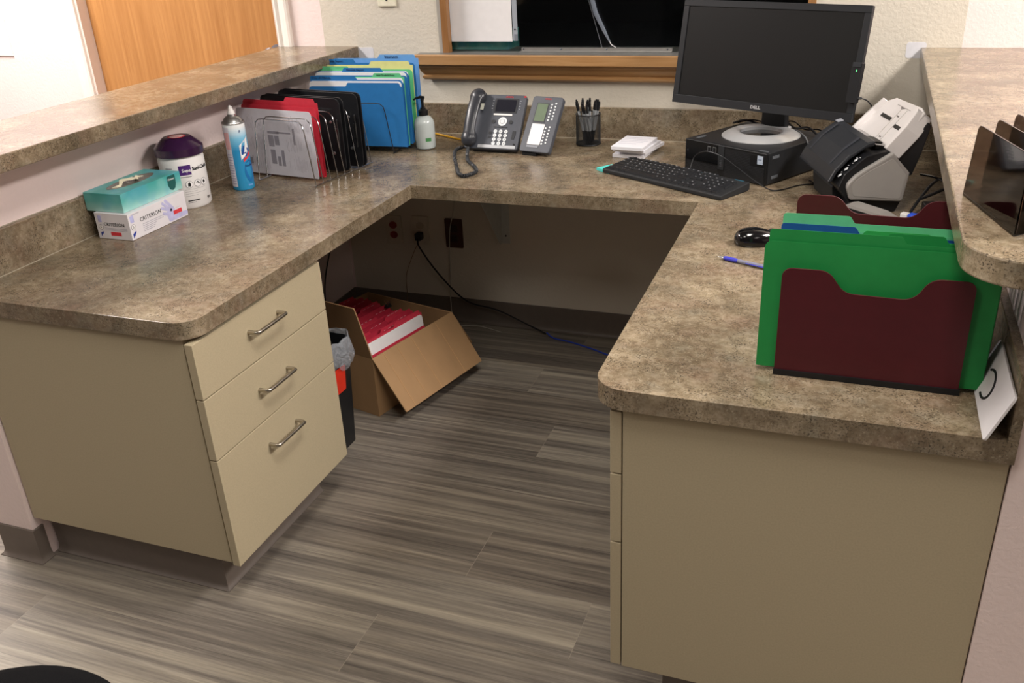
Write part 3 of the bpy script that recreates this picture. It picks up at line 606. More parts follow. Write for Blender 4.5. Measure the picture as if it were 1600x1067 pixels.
b.go('printed_blocks', GP2, ps)['kind'] = 'stuff'
# black clipboards
def clipboard(lab, off, h, du):
    t = T('clipboard', lab, 'clipboard', (0, 0, 0), 0, 'black clipboards in the wire rack'); t.location = rloc(-.205+du, off); t.rotation_euler = (-.01, 0, RZ1)
    B().prism(rpoly([(0, 0, .02), (.318, 0, .02), (.318, h, .02), (0, h, .02)], 0, 6), (0, 0, 0), X, Z3, Y, -.0022, .0022).go('board', M('clipboard_black', '15161a', .45, vary=.05), t, bevel=.0006)
    b = B(); b.box((.302, -.0065, h*.28), (.305, -.0022, h*.72)); b.box((.296, -.0055, h*.4), (.306, -.0022, h*.6)); b.go('clip', M('clip_steel', '8a8d92', .3, 1), t, bevel=.0006)
    b = B()
    for z in (h*.25, h*.68): b.lathe([(.005, 0), (.0045, .0015), (.002, .0022)], (.278, -.0022, z), 12, Matrix.Rotation(radians(90), 3, 'X'))
    b.go('rivet', M('rivet_silver', 'd8d8da', .25, .9), t, smooth=True)
for k, (lab, off, h, du) in enumerate((('black clipboard standing in wire rack, nearest the red folder', .013, .226, .0), ('black clipboard in the wire rack, second behind red folder', .024, .228, .006), ('black clipboard in the wire rack, third behind red folder', .0795, .230, .018), ('black clipboard in wire rack, farthest from the red folder', .0915, .232, .022))):
    clipboard(lab, off, h, du)
# second rack and blue folders
rk2 = wire_rack('wire_file_rack', 'gunmetal wire file rack under the blue folders', (-.350, .432, H+.0003), .055, .235, .20, 5, GUN, .168)
FZ = H+.0215
spec = [  # label, front mat, back mat, y in rack, back height, tab, paper height, front height, front tab
 ('bright blue folder at the front of far rack with white sheet corner showing', BLUF, BLUF, -.076, .219, (0, .175), .214, .198, (.145, .338)),
 ('blue folder with light green tab reading names in the far rack', BLUF, LGRN, -.060, .226, (.235, .335), .222, .212, None),
 ('blue folder with white sheet directly behind the light green tab', BLUF, BLUF, -.030, .238, (.11, .25), .235, .226, None),
 ('blue folder with green inner card in the far rack', BLUF, LGRN, -.013, .240, (.0, .12), .236, .230, None),
 ('pale yellow tabbed folder in the far rack', LGRN, YELF, .018, .252, (.19, .335), None, .238, None),
 ('blue folder with wide left tab in the far rack', BLUF, BLUF, .036, .256, (.0, .12), None, .242, None),
 ('light blue folder at the back of the far rack with right tab', LBLU, LBLU, .070, .266, (.20, .335), None, .250, None)]
for lab, mt, inn, y, h, tb, pp, fh, ft in spec:
    f = folder('blue_folder' if 'yellow' not in lab else 'yellow_folder', lab, 'folder', rloc(-.181, y, FZ, (-.350, .432), .055), .055, -.01, .345, h, mt, tb, 'folders in the far wire rack', gap=.006, paper=pp, inner=inn, front_h=fh, ftab=ft)
    NV = M('pen_navy', '1b2c55', .6)
    if 'green tab' in lab and 'behind' not in lab: text('handwriting', 'Initial Threshold Forms', .0078, (.245, -.0006, h+.005), X, Z3, INK, f, sx=.9)
    if 'front of far' in lab: text('handwriting', 'STAL - N TRAVEL', .0095, (.012, -.0006, h+.005), X, Z3, NV, f)
    if 'wide left' in lab or 'white sheet directly' in lab: text('handwriting', 'Records Report', .010, (tb[0]+.012, -.0006, h+.005), X, Z3, NV, f)
    if 'back of the far' in lab: text('handwriting', 'Insurance', .013, (tb[0]+.02, -.0006, h+.004), X, Z3, NV, f)
# soap bottle
s_ = T('soap_dispenser', 'clear pump soap bottle with black pump beside the blue folders', 'soap dispenser', (-.152, .438, H+.0005))
B().lathe([(.028, 0), (.033, .003), (.0345, .010), (.0345, .082), (.032, .094), (.024, .105), (.015, .110), (.014, .114)], seg=32).go('bottle', M('frosted_bottle', 'c3cccb', .25, vary=.03, spec=.6, coat=.3), s_, smooth=True)
b = B(); b.lathe([(.0165, .112), (.0168, .128), (.014, .130), (.009, .132), (.009, .137), (.005, .138), (.0045, .160), (.006, .161), (.006, .170)], seg=24); b.tube([(.008, -.0, .170), (-.006, 0, .172), (-.022, -.004, .168), (-.030, -.006, .163)], [.005, .005, .0035, .003], 10); b.go('pump', BLK, s_, smooth=True)
B().box((-.0352, -.014, .03), (-.0335, .005, .062)).go('side_label', M('bottle_label', '5f625c', .5), s_)
decal_grid('green_label', .016, .036, .028, .040, M('green_print', '4d8f56', .5), s_, (0, 0), .0345); decal_grid('white_label', -.040, -.020, .028, .065, M('label_pale', 'd9dbd6', .5), s_, (0, 0), .0345)
# pencil
p = T('pencil', 'yellow pencil lying behind soap bottle and phone', 'pencil', (0, 0, 0))
a = Vector((-.205, .628, H+.0042)); d = Vector((.165, -.09, 0)).normalized()
B().tube([a, a+d*.155], .0037, 6).go('barrel', M('pencil_yellow', 'e0a520', .4), p); B().tube([a+d*.155, a+d*.175], [.0037, .0006], 6).go('tip', M('pencil_wood', 'd8b98c', .7), p); B().tube([a-d*.012, a], .0034, 8).go('eraser', M('eraser_pink', 'd58a86', .7), p)

# ------------------------------------------------------------------ desk phone
ph = T('desk_phone', 'dark grey office desk phone with coiled cord and side key module', 'phone', (.0, .412, H+.0005), radians(-2.5))
PWD = .194; ang = radians(54.5); Ud = X; Vd = Vector((0, cos(ang), sin(ang))); Wd = Vector((0, -sin(ang), cos(ang))); PO = Vector((0, -.004, .014)); PL_ = .192
def face(u, v, w=0): return PO + X*(u*PWD) + Vd*(v*PL_) + Wd*w
B().prism(rpoly([(0, 0), (PWD, 0), (PWD, PL_), (0, PL_)], .010), PO, X, Vd, Wd, -.020, 0).go('body', CHAR, ph, bevel=.0025)
b = B(); b.prism([(.008, .0), (.12, 0), (.095, .08), (.088, .11), (.026, .02), (.008, .006)], (0.03, 0, 0), Y, Z3, X, 0, PWD-.075); b.go('stand', BLK, ph, bevel=.002)
def on(name, u0, u1, v0, v1, mat, par=ph, h=.0012, r=.002, w=0):
    return B().prism(rpoly([(u0*PWD, v0*PL_), (u1*PWD, v0*PL_), (u1*PWD, v1*PL_), (u0*PWD, v1*PL_)], r), PO, X, Vd, Wd, w-.0006, w+h).go(name, mat, par)
on('screen_bezel', .44, .87, .665, .93, DARKG); on('screen', .47, .84, .685, .905, M('phone_screen', '23242c', .15), h=.0016)
on('soft_key_strip', .455, .80, .615, .645, WPL, h=.002); on('front_strip', .27, .965, .02, .075, M('silver_strip', 'c9ccd0', .3, .3), h=.0015)
def disc(name, u, v, r, mat, par=ph, h=.002, w=0, seg=24): return B().prism([(r*cos(2*pi*i/seg), r*sin(2*pi*i/seg)) for i in range(seg)], face(u, v), X, Vd, Wd, w-.0005, w+h).go(name, mat, par)
nv = disc('navigation_pad', .645, .505, .0155, M('key_white', 'e4e8ea', .4)); disc('navigation_ring', .645, .505, .0085, GREYINK, nv, .0026); disc('navigation_centre', .645, .505, .0072, M('key_white', 'e4e8ea', .4), nv, .0030)
for u in (.48, .80): disc('round_button', u, .50, .0065, DARKG)
nums = ['1', '2', '3', '4', '5', '6', '7', '8', '9', '*', '0', '#']
for r_ in range(4):
    for c_ in range(3):
        u = .548+.098*c_; v = .325-.073*r_; k = disc('number_key', u, v, .0062, M('key_white', 'e4e8ea', .4))
        text('key_numeral', nums[r_*3+c_], .007, face(u, v, .0026), X, Vd, GREYINK, k, align='CENTER')
for k in range(4): on('function_key', .50+.065*k, .555+.065*k, .395, .412, DARKG)
for u, v in ((.43, .27), (.43, .195), (.86, .19)): on('function_key', u, u+.055, v, v+.045, DARKG)
on('volume_key', .865, .925, .235, .345, DARKG); disc('speaker_dot', .93, .10, .003, BLK)
for k in range(4):
    on('line_lamp', .395, .415, .885-.05*k, .895-.05*k, M('lamp_pale', 'b9bec4', .4)); on('line_lamp', .90, .92, .885-.05*k, .895-.05*k, M('lamp_pale', 'b9bec4', .4))
REDL = M('red_logo', 'b3262d', .4); text('logo_lettering', 'AVAYA', .0085, face(.62, .958, .0004), X, Vd, REDL, ph, bold=.0003)
on('message_lamp', .955, .998, .955, .985, REDL, h=.001)
# handset on the left
def hs(u, v, w): return face(u, v, w)
b = B()
path = [hs(.15, .98, .014), hs(.14, .88, .026), hs(.13, .74, .031), hs(.125, .55, .033), hs(.125, .36, .031), hs(.125, .2, .026), hs(.12, .08, .014)]
sm = smooth_path(path, 6); n = len(sm); rings = []
for i, p_ in enumerate(sm):
    t_ = (sm[min(i+1, n-1)]-sm[max(0, i-1)]).normalized(); side = X; nn = side.cross(t_).normalized(); q = abs(i/(n-1)-.5)*2
    a_ = .0215+.007*max(0, q-.55)*2; b_ = .0105+.004*max(0, q-.5)*2
    if i in (0, n-1): a_ *= .75; b_ *= .7
    rings.append([b.bm.verts.new(p_+side*a_*cos(2*pi*k/14)+nn*b_*sin(2*pi*k/14)) for k in range(14)])
for r0, r1 in zip(rings, rings[1:]):
    for k in range(14): b.bm.faces.new((r0[k], r0[(k+1) % 14], r1[(k+1) % 14], r1[k]))
b.bm.faces.new(rings[0][::-1]); b.bm.faces.new(rings[-1])
R3 = Matrix((X, Vd, Wd)).transposed()
b.ell(hs(.14, .90, .018), (.0285, .030, .021), 20, 12, R3); b.ell(hs(.12, .15, .018), (.0275, .030, .021), 20, 12, R3)
hd = b.go('handset', M('handset_plastic', '303238', .33, vary=.04, coat=.1), ph, smooth=True)
B().prism(rpoly([(0, 0), (.012, 0), (.012, .022), (0, .022)], .001), hs(.235, .66, .0225), X, Vd, Wd, 0, .0008).go('handset_label', M('pale_label', 'bfc1b4', .5), hd)
# coiled cord
def coil(pts, r, turns_per_m, wr):
    P = smooth_path(pts, 14); out = []; s = 0; up = Z3
    segs = []
    for i in range(len(P)-1):
        a_, b_ = P[i], P[i+1]; n_ = 6
        for k in range(n_):
            p_ = a_.lerp(b_, k/n_); t_ = (b_-a_).normalized(); w_ = t_.cross(up); w_ = w_.normalized() if w_.length > .01 else X; u_ = w_.cross(t_)
            ph_ = s*turns_per_m*2*pi; out.append(p_+w_*cos(ph_)*r+u_*sin(ph_)*r); s += (b_-a_).length/n_
    return out
Rz = Matrix.Rotation(-radians(-2.5), 3, 'Z')
def loc_ph(x, y, z): return Rz @ (Vector((x, y, z))-Vector((.0, .412, H+.0005)))
cp_ = [loc_ph(.022, .408, H+.032), loc_ph(.030, .375, H+.012), loc_ph(.070, .28, H+.0075), loc_ph(.125, .205, H+.0075), loc_ph(.150, .150, H+.0075), loc_ph(.135, .103, H+.0075), loc_ph(.108, .12, H+.0075), loc_ph(.075, .18, H+.0075), loc_ph(.025, .28, H+.0075), loc_ph(-.015, .37, H+.0075), loc_ph(-.02, .412, H+.009), loc_ph(.0, .435, H+.012)]
b = B(); b.tube(coil(cp_, .0045, 190, .0018), .0021, 5); b.go('coiled_cord', M('cord_plastic', '2c2e31', .45), ph, smooth=True)
# module
b = B(); mz = radians(-9); Rm = Matrix.Rotation(mz, 3, 'Z'); MO = Rz @ (Vector((.2015, .400, H+.0145))-Vector((.0, .412, H+.0005))); MU = Rm @ X; MV = Rm @ Vd; MW = Rm @ Wd; MWD = .112
md = b.prism(rpoly([(0, 0), (MWD, 0), (MWD, PL_), (0, PL_)], .009), MO, MU, MV, MW, -.018, 0).go('key_module', CHAR, ph, bevel=.002)
b = B(); Oq = Vector((MO.x, MO.y, 0)); b.prism([(.002, .0), (.11, 0), (.09, .07), (.085, .10), (.024, .015), (.002, .008)], Oq+MU*.012, Rm @ Y, Z3, MU, 0, MWD-.060); b.go('module_stand', BLK, md)
def mon_(name, u0, u1, v0, v1, mat, h=.0012): return B().prism(rpoly([(u0*MWD, v0*PL_), (u1*MWD, v0*PL_), (u1*MWD, v1*PL_), (u0*MWD, v1*PL_)], .0015), MO, MU, MV, MW, -.0004, h).go(name, mat, md)
mon_('display_frame', .19, .59, .53, .88, DARKG, .0008); mon_('display', .22, .56, .55, .865, M('lcd_green', '6f7f68', .2)); mon_('paper_label', .21, .63, .13, .50, WHT); mon_('label_tab', .21, .60, .075, .12, M('tab_grey', '7f828a', .4))
b = B()
for col in (0, 1):
    for k in range(6):
        for v0 in (.58, .155):
            c_ = MO+MU*(.685+.125*col)*MWD+MV*((v0+.056*k+.022*col)*PL_); b.prism([(.0031*cos(2*pi*i/12), .0031*sin(2*pi*i/12)) for i in range(12)], c_, MU, MV, MW, 0, .0012)
b.go('line_button', M('key_white', 'e4e8ea', .4), md); text('module_lettering', 'AVAYA', .0075, MO+MU*.045+MV*(.955*PL_)+MW*.0004, MU, MV, REDL, md, bold=.0003)

# ------------------------------------------------------------------ pen cup and pens
CPX, CPY, CR = .388, .578, .0405
cu_ = T('pen_cup', 'round black wire mesh pen cup on back counter beside the phone', 'pen cup', (CPX, CPY, H+.0005))
bm = bmesh.new(); nseg, nz = 56, 26
vv = [[bm.verts.new((CR*cos(2*pi*(i+.5*(j % 2))/nseg), CR*sin(2*pi*(i+.5*(j % 2))/nseg), .003+.097*j/nz)) for i in range(nseg)] for j in range(nz+1)]
for j in range(0, nz-1):
    for i in range(nseg):
        if j % 2 == 0: bm.faces.new((vv[j][i], vv[j+1][i], vv[j+2][i], vv[j+1][i-1]))
        else: bm.faces.new((vv[j][i], vv[j+1][(i+1) % nseg], vv[j+2][i], vv[j+1][i]))
me = bpy.data.meshes.new('mesh_wall'); bm.to_mesh(me); bm.free(); me.materials.append(BLKM); o = bpy.data.objects.new('mesh_wall', me); COL.objects.link(o); o.parent = cu_
w_ = o.modifiers.new('wire', 'WIREFRAME'); w_.thickness = .0011; w_.use_even_offset = False
b = B(); b.tube([(CR*cos(2*pi*i/32), CR*sin(2*pi*i/32), .101) for i in range(32)], .0022, 8, closed=True); b.go('rim', BLK, cu_, smooth=True)
b = B(); b.tube([(CR*cos(2*pi*i/32), CR*sin(2*pi*i/32), .003) for i in range(32)], .0022, 8, closed=True); b.lathe([(.001, .001), (CR, .001), (CR, .003), (.001, .003)], seg=32); b.go('base', BLK, cu_, smooth=True)
pr = random.Random(11)
FROST = M('pen_frosted', 'a9adb0', .3, vary=.05); PENB = M('pen_black', '191a1d', .3)
pens = []
for k in range(15):
    a = 2*pi*k/15+pr.uniform(-.12, .12); rt = (.0335, .020, .031)[k % 3]; bx = .45*rt*cos(a+.8); by = .45*rt*sin(a+.8)
    tx, ty = rt*cos(a)*.95, rt*sin(a)*.95; ln = pr.uniform(.135, .148); dd = Vector((tx-bx, ty-by, .098)).normalized()
    st = Vector((bx, by, .0045)); lab = 'black retractable pen standing in the mesh pen cup'
    t = T('pen', lab, 'pen', (CPX, CPY, H+.0005), 0, 'pens in the mesh cup')
    B().tube([st, st+dd*.012, st+dd*.045], [.001, .0038, .0042], 10).go('grip', PENB, t, smooth=True)
    B().tube([st+dd*.045, st+dd*(ln-.03)], .0040, 10).go('barrel', FROST, t, smooth=True)
    B().tube([st+dd*(ln-.03), st+dd*(ln-.006), st+dd*(ln-.005), st+dd*ln], [.0045, .0045, .003, .003], 10).go('pen_end', PENB, t, smooth=True)
    sd = dd.cross(X).normalized(); B().tube([st+dd*(ln-.01)+sd*.0035, st+dd*(ln-.012)+sd*.007, st+dd*(ln-.045)+sd*.0055], .0012, 6).go('pocket_clip', PENB, t, smooth=True)
# notepads
def pad(lab, x, y, z, rz, th):
    t = T('notepad', lab, 'notepad', (x, y, z), rz, 'stacked white notepads'); B().box((-.052, -.075, 0), (.052, .075, th)).go('pages', M('pad_paper', 'e9e8ee', .6, vary=.02, stretch=(1, 1, 60), nscale=30), t, bevel=.0006)
    return t
pads = [('white notepad at the bottom of the stack beside keyboard', .571, .490, 0, -.10, .0105), ('white notepad second from bottom, turned a little right', .583, .500, .0107, -.20, .0105), ('white notepad third from bottom under the printed one', .579, .478, .0214, -.15, .0085), ('top notepad of the stack with faint printed lines', .572, .468, .0301, -.10, .0105)]
for lab, x, y, z, rz, th in pads: tp = pad(lab, x, y, H+.0004+z, rz, th)
b = B()
for k, (v, w_) in enumerate(((.055, .04), (.035, .038), (.015, .042), (-.005, .038), (-.03, .03))): b.box((-.045, v, .0106), (-.045+w_*2, v+.0012, .0108))
b.go('printed_lines', M('blue_grey_print', '8e93ad', .6), tp)
# teal sticky pad
t = T('sticky_note_pad', 'turquoise sticky note pad under left corner of keyboard', 'sticky notes', (.545, .268, H+.0003), radians(-38)); B().box((-.03, -.03, 0), (.03, .03, .008)).go('notes', M('turquoise_paper', '56d0c8', .6), t, bevel=.0004)
# ------------------------------------------------------------------ keyboard
KA = -radians(29.5)
kbd = T('keyboard', 'black full size keyboard on counter in front of the desktop computer', 'keyboard', (.528, .238, H+.0005), KA)
KW, KD = .442, .128
B().prism([(0, .0), (0, .011), (.004, .0135), (KD-.004, .024), (KD, .022), (KD, .004), (KD-.01, .0)], (0, 0, 0), Y, Z3, X, 0, KW).go('keyboard_body', BLKM, kbd, bevel=.0025)
ktilt = math.atan2(.0105, KD-.008)
rows = [  # y, list of (x, width)
 (.104, [(0, 1)]+[(2+i+.5*((i)//4), 1) for i in range(12)]+[(15.25+i, 1) for i in range(3)]),
 (.083, [(i, 1) for i in range(13)]+[(13, 2)]+[(15.25+i, 1) for i in range(3)]+[(18.5+i, 1) for i in range(4)]),
 (.0645, [(0, 1.5)]+[(1.5+i, 1) for i in range(12)]+[(13.5, 1.5)]+[(15.25+i, 1) for i in range(3)]+[(18.5+i, 1) for i in range(3)]),
 (.046, [(0, 1.75)]+[(1.75+i, 1) for i in range(11)]+[(12.75, 2.25)]+[(18.5+i, 1) for i in range(3)]),
 (.0275, [(0, 2.25)]+[(2.25+i, 1) for i in range(10)]+[(12.25, 2.75), (16.25, 1)]+[(18.5+i, 1) for i in range(3)]),
 (.009, [(0, 1.25), (1.25, 1.25), (2.5, 1.25), (3.75, 6.25), (10, 1.25), (11.25, 1.25), (12.5, 1.25), (13.75, 1.25)]+[(15.25+i, 1) for i in range(3)]+[(18.5, 2), (20.5, 1)])]
U0 = .0188; keys = []
for y, ks in rows:
    for x, w_ in ks: keys.append((y, x, w_))
for x_ in (21.5,): keys += [(.0645-.018, x_, -1), (.009, x_, -1)]
KEYM = M('key_black', '1b1c1f', .45, vary=.08)
meshes = {}
def keymesh(w_, d_):
    if (w_, d_) in meshes: return meshes[(w_, d_)]
    W2 = w_*U0-.0016; b = B(); p = [(0, 0), (W2, 0), (W2, d_), (0, d_)]; q = [(.0018, .0018), (W2-.0018, .0018), (W2-.0018, d_-.0012), (.0018, d_-.0012)]
    lo = [b.bm.verts.new((u, v, 0)) for u, v in p]; hi = [b.bm.verts.new((u, v, .0052)) for u, v in q]
    b.bm.faces.new(lo[::-1]); b.bm.faces.new(hi)
    for i in range(4): b.bm.faces.new((lo[i], lo[(i+1) % 4], hi[(i+1) % 4], hi[i]))
    me = bpy.data.meshes.new('key'); b.bm.to_mesh(me); b.bm.free(); me.materials.append(KEYM); meshes[(w_, d_)] = me; return me
keys.sort(key=lambda k: (k[0], -k[1])); rest = B(); leg = B()
for i, (y, x, w_) in enumerate(keys):
    tall = w_ == -1; ww = 1 if tall else w_; dd_ = .0165+(.0185 if tall else 0); kx = .0135+x*U0*.985*.978; kz = .0137+(y-.004)*math.tan(ktilt)
    if i < 100:
        o = bpy.data.objects.new('key', keymesh(ww, dd_)); COL.objects.link(o); o.parent = kbd; o.location = (kx, y, kz); o.rotation_euler = (ktilt, 0, 0)
    else: rest.box((kx, y, kz), (kx+ww*U0-.0018, y+dd_-.001, kz+.005))
    if ww <= 1.5 and not tall: leg.box((kx+.0035, y+.0095, kz+.0052+.0008), (kx+.0035+.004, y+.0125, kz+.0062+.0004), None)
o = rest.go('top_row_keys', KEYM, kbd); o['kind'] = 'stuff'
leg.go('key_legends', M('legend_grey', '8b8d90', .5), kbd)
B().box((.395, .121, .0235), (.425, .124, .0243)).go('status_lights', M('status_blue', '2c6d86', .4), kbd)
for k in range(3): B().box((.285+.02*k, .113, .0228), (.300+.02*k, .1185, .0255)).go('media_key', M('teal_grey_key', '35606c', .4), kbd)
# ------------------------------------------------------------------ computer
PA = -radians(30.7)
pc = T('desktop_computer', 'black small form factor desktop computer lying flat under the monitor', 'computer', (.762, .326, H+.0005), PA)
PWX, PDX, PHX = .293, .292, .0925
B().box((0, .004, .003), (PWX, PDX, PHX)).go('case', M('pc_case_black', '1e1f21', .42, vary=.08, bump=.03), pc, bevel=.0025)
b = B(); b.box((.0, -.003, .002), (PWX, .0045, PHX)); b.go('front_bezel', M('pc_front_black', '101113', .4, vary=.05), pc, bevel=.0025)
B().box((.004, -.0045, .034), (.125, -.003, PHX-.002)).go('drive_panel', M('pc_gloss_panel', '0e0f11', .25), pc)
hx = .0042; bv = B()
for r_ in range(19):
    for c_ in range(38):
        xx = .147+c_*hx*.93+(hx*.46 if r_ % 2 else 0); zz = .006+r_*.0043
        if xx < PWX-.008 and not (xx > .235 and .052 < zz < .082): bv.prism([(.0016*cos(2*pi*i/6), .0016*sin(2*pi*i/6)) for i in range(6)], (xx, -.003, zz), X, Z3, Y, -.0003, .0002)
bv.go('vent_grille', M('vent_hole_black', '2a2b2e', .5), pc); bv = B()
for r_ in range(6):
    for c_ in range(30):
        bv.prism([(.0016*cos(2*pi*i/6), .0016*sin(2*pi*i/6)) for i in range(6)], (.008+c_*hx*.93+(hx*.46 if r_ % 2 else 0), -.003, .006+r_*.0043), X, Z3, Y, -.0003, .0002)
bv.go('vent_grille', M('vent_hole_black', '2a2b2e', .5), pc)
B().box((.125, -.0052, .022), (.146, -.003, PHX-.001)).go('logo_strip', M('pc_strip_grey', '3d3f42', .35, .4), pc, bevel=.0006)
text('logo_lettering', 'DELL', .0095, (.1355, -.0055, .030), Z3, -X, M('logo_grey', '7d8085', .35, .6), pc)
for k in range(2):
    o = B().box((.086+.019*k, -.0055, .066), (.098+.019*k, -.0042, .083)).go('usb_port', M('port_silver', 'a3a6aa', .3, .8), pc); B().box((.0875+.019*k, -.0058, .068), (.0965+.019*k, -.0054, .081)).go('port_opening', BLK, o)
B().lathe([(.003, 0), (.003, .001)], (.012, -.0045, .060), 12, Matrix.Rotation(radians(90), 3, 'X')).go('audio_jack', GUN, pc)
st_ = B().box((.262, -.0052, .060), (.280, -.003, .083)).go('processor_sticker', M('sticker_pale_blue', 'b9c6d8', .3), pc); text('sticker_lettering', 'intel', .006, (.2645, -.0053, .073), X, Z3, M('sticker_ink', '5a6a88', .4), st_)
for z in (.022, .078): B().box((PWX-.0005, .02, z-.005), (PWX+.0012, .05, z+.003)).go('side_slot', M('slot_grey', '55585c', .4), pc)
b = B(); b.box((.02, .02, PHX), (.03, .055, PHX+.0015)); b.box((PWX-.04, .01, PHX), (PWX-.01, .018, PHX+.0015)); b.go('top_slot', M('slot_grey', '55585c', .4), pc)
b = B(); [b.lathe([(.006, 0), (.006, .004)], (x, y, -.0005), 10) for x in (.02, PWX-.02) for y in (.02, PDX-.02)]; b.go('rubber_foot', BLKM, pc)
# ------------------------------------------------------------------ monitor
PTOP = H+.0005+PHX
mo = T('monitor', 'black widescreen monitor on silver ring stand on top of desktop computer', 'monitor', (.970, .389, PTOP+.0003), -.414)
SIL = M('stand_silver', 'd2d3d4', .27, .5, vary=.03)
B().lathe([(.064, .0135), (.074, .0165), (.086, .0155), (.104, .008), (.113, .002), (.113, 0), (.062, 0), (.062, .012), (.064, .0135)], seg=64, capa=False, capb=False).go('stand_ring', SIL, mo, smooth=True)
B().lathe([(.001, .001), (.0625, .001), (.0625, .003), (.001, .003)], seg=48).go('stand_disc', BLKG, mo)
mt_ = .182; MU_ = X; MV_ = Vector((0, sin(mt_), cos(mt_))); MW_ = Vector((0, -cos(mt_), sin(mt_)))
Rm_ = Matrix.Rotation(.415, 3, 'Z'); MC = Rm_ @ (Vector((.964, .39, 1.074))-Vector((.970, .389, PTOP+.0003)))
mw, mh = .580, .299
b = B(); b.prism(rpoly([(-.04, .008), (.04, .008), (.035, .16), (-.035, .16)], .01), (0, .078, 0), X, Z3, Y, -.012, .012); b.prism(rpoly([(-.05, -.055), (.05, -.055), (.05, .055), (-.05, .055)], .01), MC, MU_, MV_, MW_, -.066, -.034); b.go('stand_neck', BLK, mo, bevel=.003)
B().box((-.042, .066, .004), (.042, .105, .0125)).go('neck_base', SIL, mo, bevel=.003)
bz = B(); bz.prism(rpoly([(-mw/2, -mh/2), (mw/2, -mh/2), (mw/2, mh/2), (-mw/2, mh/2)], .003), MC, MU_, MV_, MW_, -.012, 0)
bz.prism(rpoly([(-mw/2+.03, -mh/2+.02), (mw/2-.03, -mh/2+.02), (mw/2-.03, mh/2-.02), (-mw/2+.03, mh/2-.02)], .02), MC, MU_, MV_, MW_, -.036, -.012); bz.go('monitor_housing', M('monitor_black', '1b1c1f', .5, vary=.04), mo, bevel=.002)
def bar(n_, u0, u1, v0, v1): return B().prism([(u0, v0), (u1, v0), (u1, v1), (u0, v1)], MC, MU_, MV_, MW_, -.0005, .0035).go(n_, M('monitor_bezel', '1d1f23', .45, vary=.04), mo, bevel=.001)
bw = .0185
bar('bezel', -mw/2, mw/2, -mh/2, -mh/2+.024); bar('bezel', -mw/2, mw/2, mh/2-bw, mh/2); bar('bezel', -mw/2, -mw/2+bw, -mh/2+.024, mh/2-bw); bar('bezel', mw/2-bw, mw/2, -mh/2+.024, mh/2-bw)
B().prism([(-mw/2+bw, -mh/2+.024), (mw/2-bw, -mh/2+.024), (mw/2-bw, mh/2-bw), (-mw/2+bw, mh/2-bw)], MC, MU_, MV_, MW_, -.0005, .0008).go('screen', M('dark_screen', '131313', .42, vary=.03, spec=.35), mo)
text('logo_lettering', 'DELL', .0125, MC+MU_*-.018+MV_*(-mh/2+.0115)+MW_*.0037, MU_, MV_, M('logo_silver', 'c9cacc', .3, .5), mo, bold=.0006, sx=1.15)
# card reader clipped to the right edge
rd = T('card_reader', 'small black card reader with green light stuck on right edge of monitor', 'card reader', tuple(mo.location), -.415)
RC = MC+MU_*(mw/2-.004)+MV_*(-.045)
B().prism(rpoly([(-.0135, -.052), (.0135, -.052), (.0135, .052), (-.0135, .052)], .003), RC, MU_, MV_, MW_, .004, .024).go('reader_body', BLK, rd, bevel=.001)
B().prism([(-.010, .040), (.012, .040), (.012, .052), (-.010, .052)], RC, MU_, MV_, MW_, .024, .0265).go('reader_cap', GUN, rd); B().prism([(0, .028), (.0025, .028), (.0025, .033), (0, .033)], RC, MU_, MV_, MW_, .024, .0246).go('green_light', M('green_led', '5fe08a', .4, emit=1), rd)
cbl = smooth_path([RC+MU_*.012+MV_*-.040+MW_*.012, RC+MU_*.022+MV_*-.038+MW_*.008, RC+MU_*.036+MV_*-.046-MW_*.01, RC+MU_*.046+MV_*-.075-MW_*.04, RC+MU_*.05+MV_*-.13-MW_*.06], 6)
B().tube(cbl[:7], .0035, 8).go('cable_boot', BLK, rd, smooth=True); B().tube(cbl[4:], .0018, 8).go('cable', BLK, rd, smooth=True)
# cables behind stand and over the computer
def cable(lab, pts, r, mat, grp=None, name='cable', n=8):
    o = B().tube(smooth_path(pts, n), r, 8).go(name, mat, smooth=True); return tag(o, lab, 'cable', grp)
cable('black cable bundle lying behind the silver monitor stand', [(.87, .530, PTOP+.003), (.91, .525, PTOP+.014), (.96, .520, PTOP+.004), (1.02, .510, PTOP+.020), (1.06, .47, PTOP+.006), (1.10, .42, PTOP+.020), (1.135, .385, PTOP+.004), (1.17, .40, PTOP-.01), (1.2, .46, H+.03)], .0032, BLK)
cable('thin black cable looped behind the silver monitor stand', [(.885, .515, PTOP+.008), (.93, .52, PTOP+.016), (1.0, .515, PTOP+.006), (1.05, .49, PTOP+.022), (1.09, .44, PTOP+.010), (1.13, .40, PTOP+.02), (1.16, .42, PTOP+.0)], .0022, BLKG)
cable('thin grey cable curving over top of the computer to its right edge', [(1.035, .455, PTOP+.008), (1.07, .42, PTOP+.010), (1.095, .37, PTOP+.006), (1.105, .33, PTOP+.003), (1.11, .30, PTOP+.002)], .0018, M('grey_cable', '6d6f72', .5))
cable('thin keyboard cable arching in front of the computer and along its side', [(.79, .245, H+.022), (.80, .262, H+.055), (.835, .235, H+.078), (.885, .20, H+.075), (.935, .170, H+.052), (.985, .142, H+.026), (1.03, .130, H+.006), (1.06, .150, H+.0025), (1.10, .20, H+.0025), (1.14, .22, H+.0025), (1.20, .22, H+.0025)], .0017, BLK)
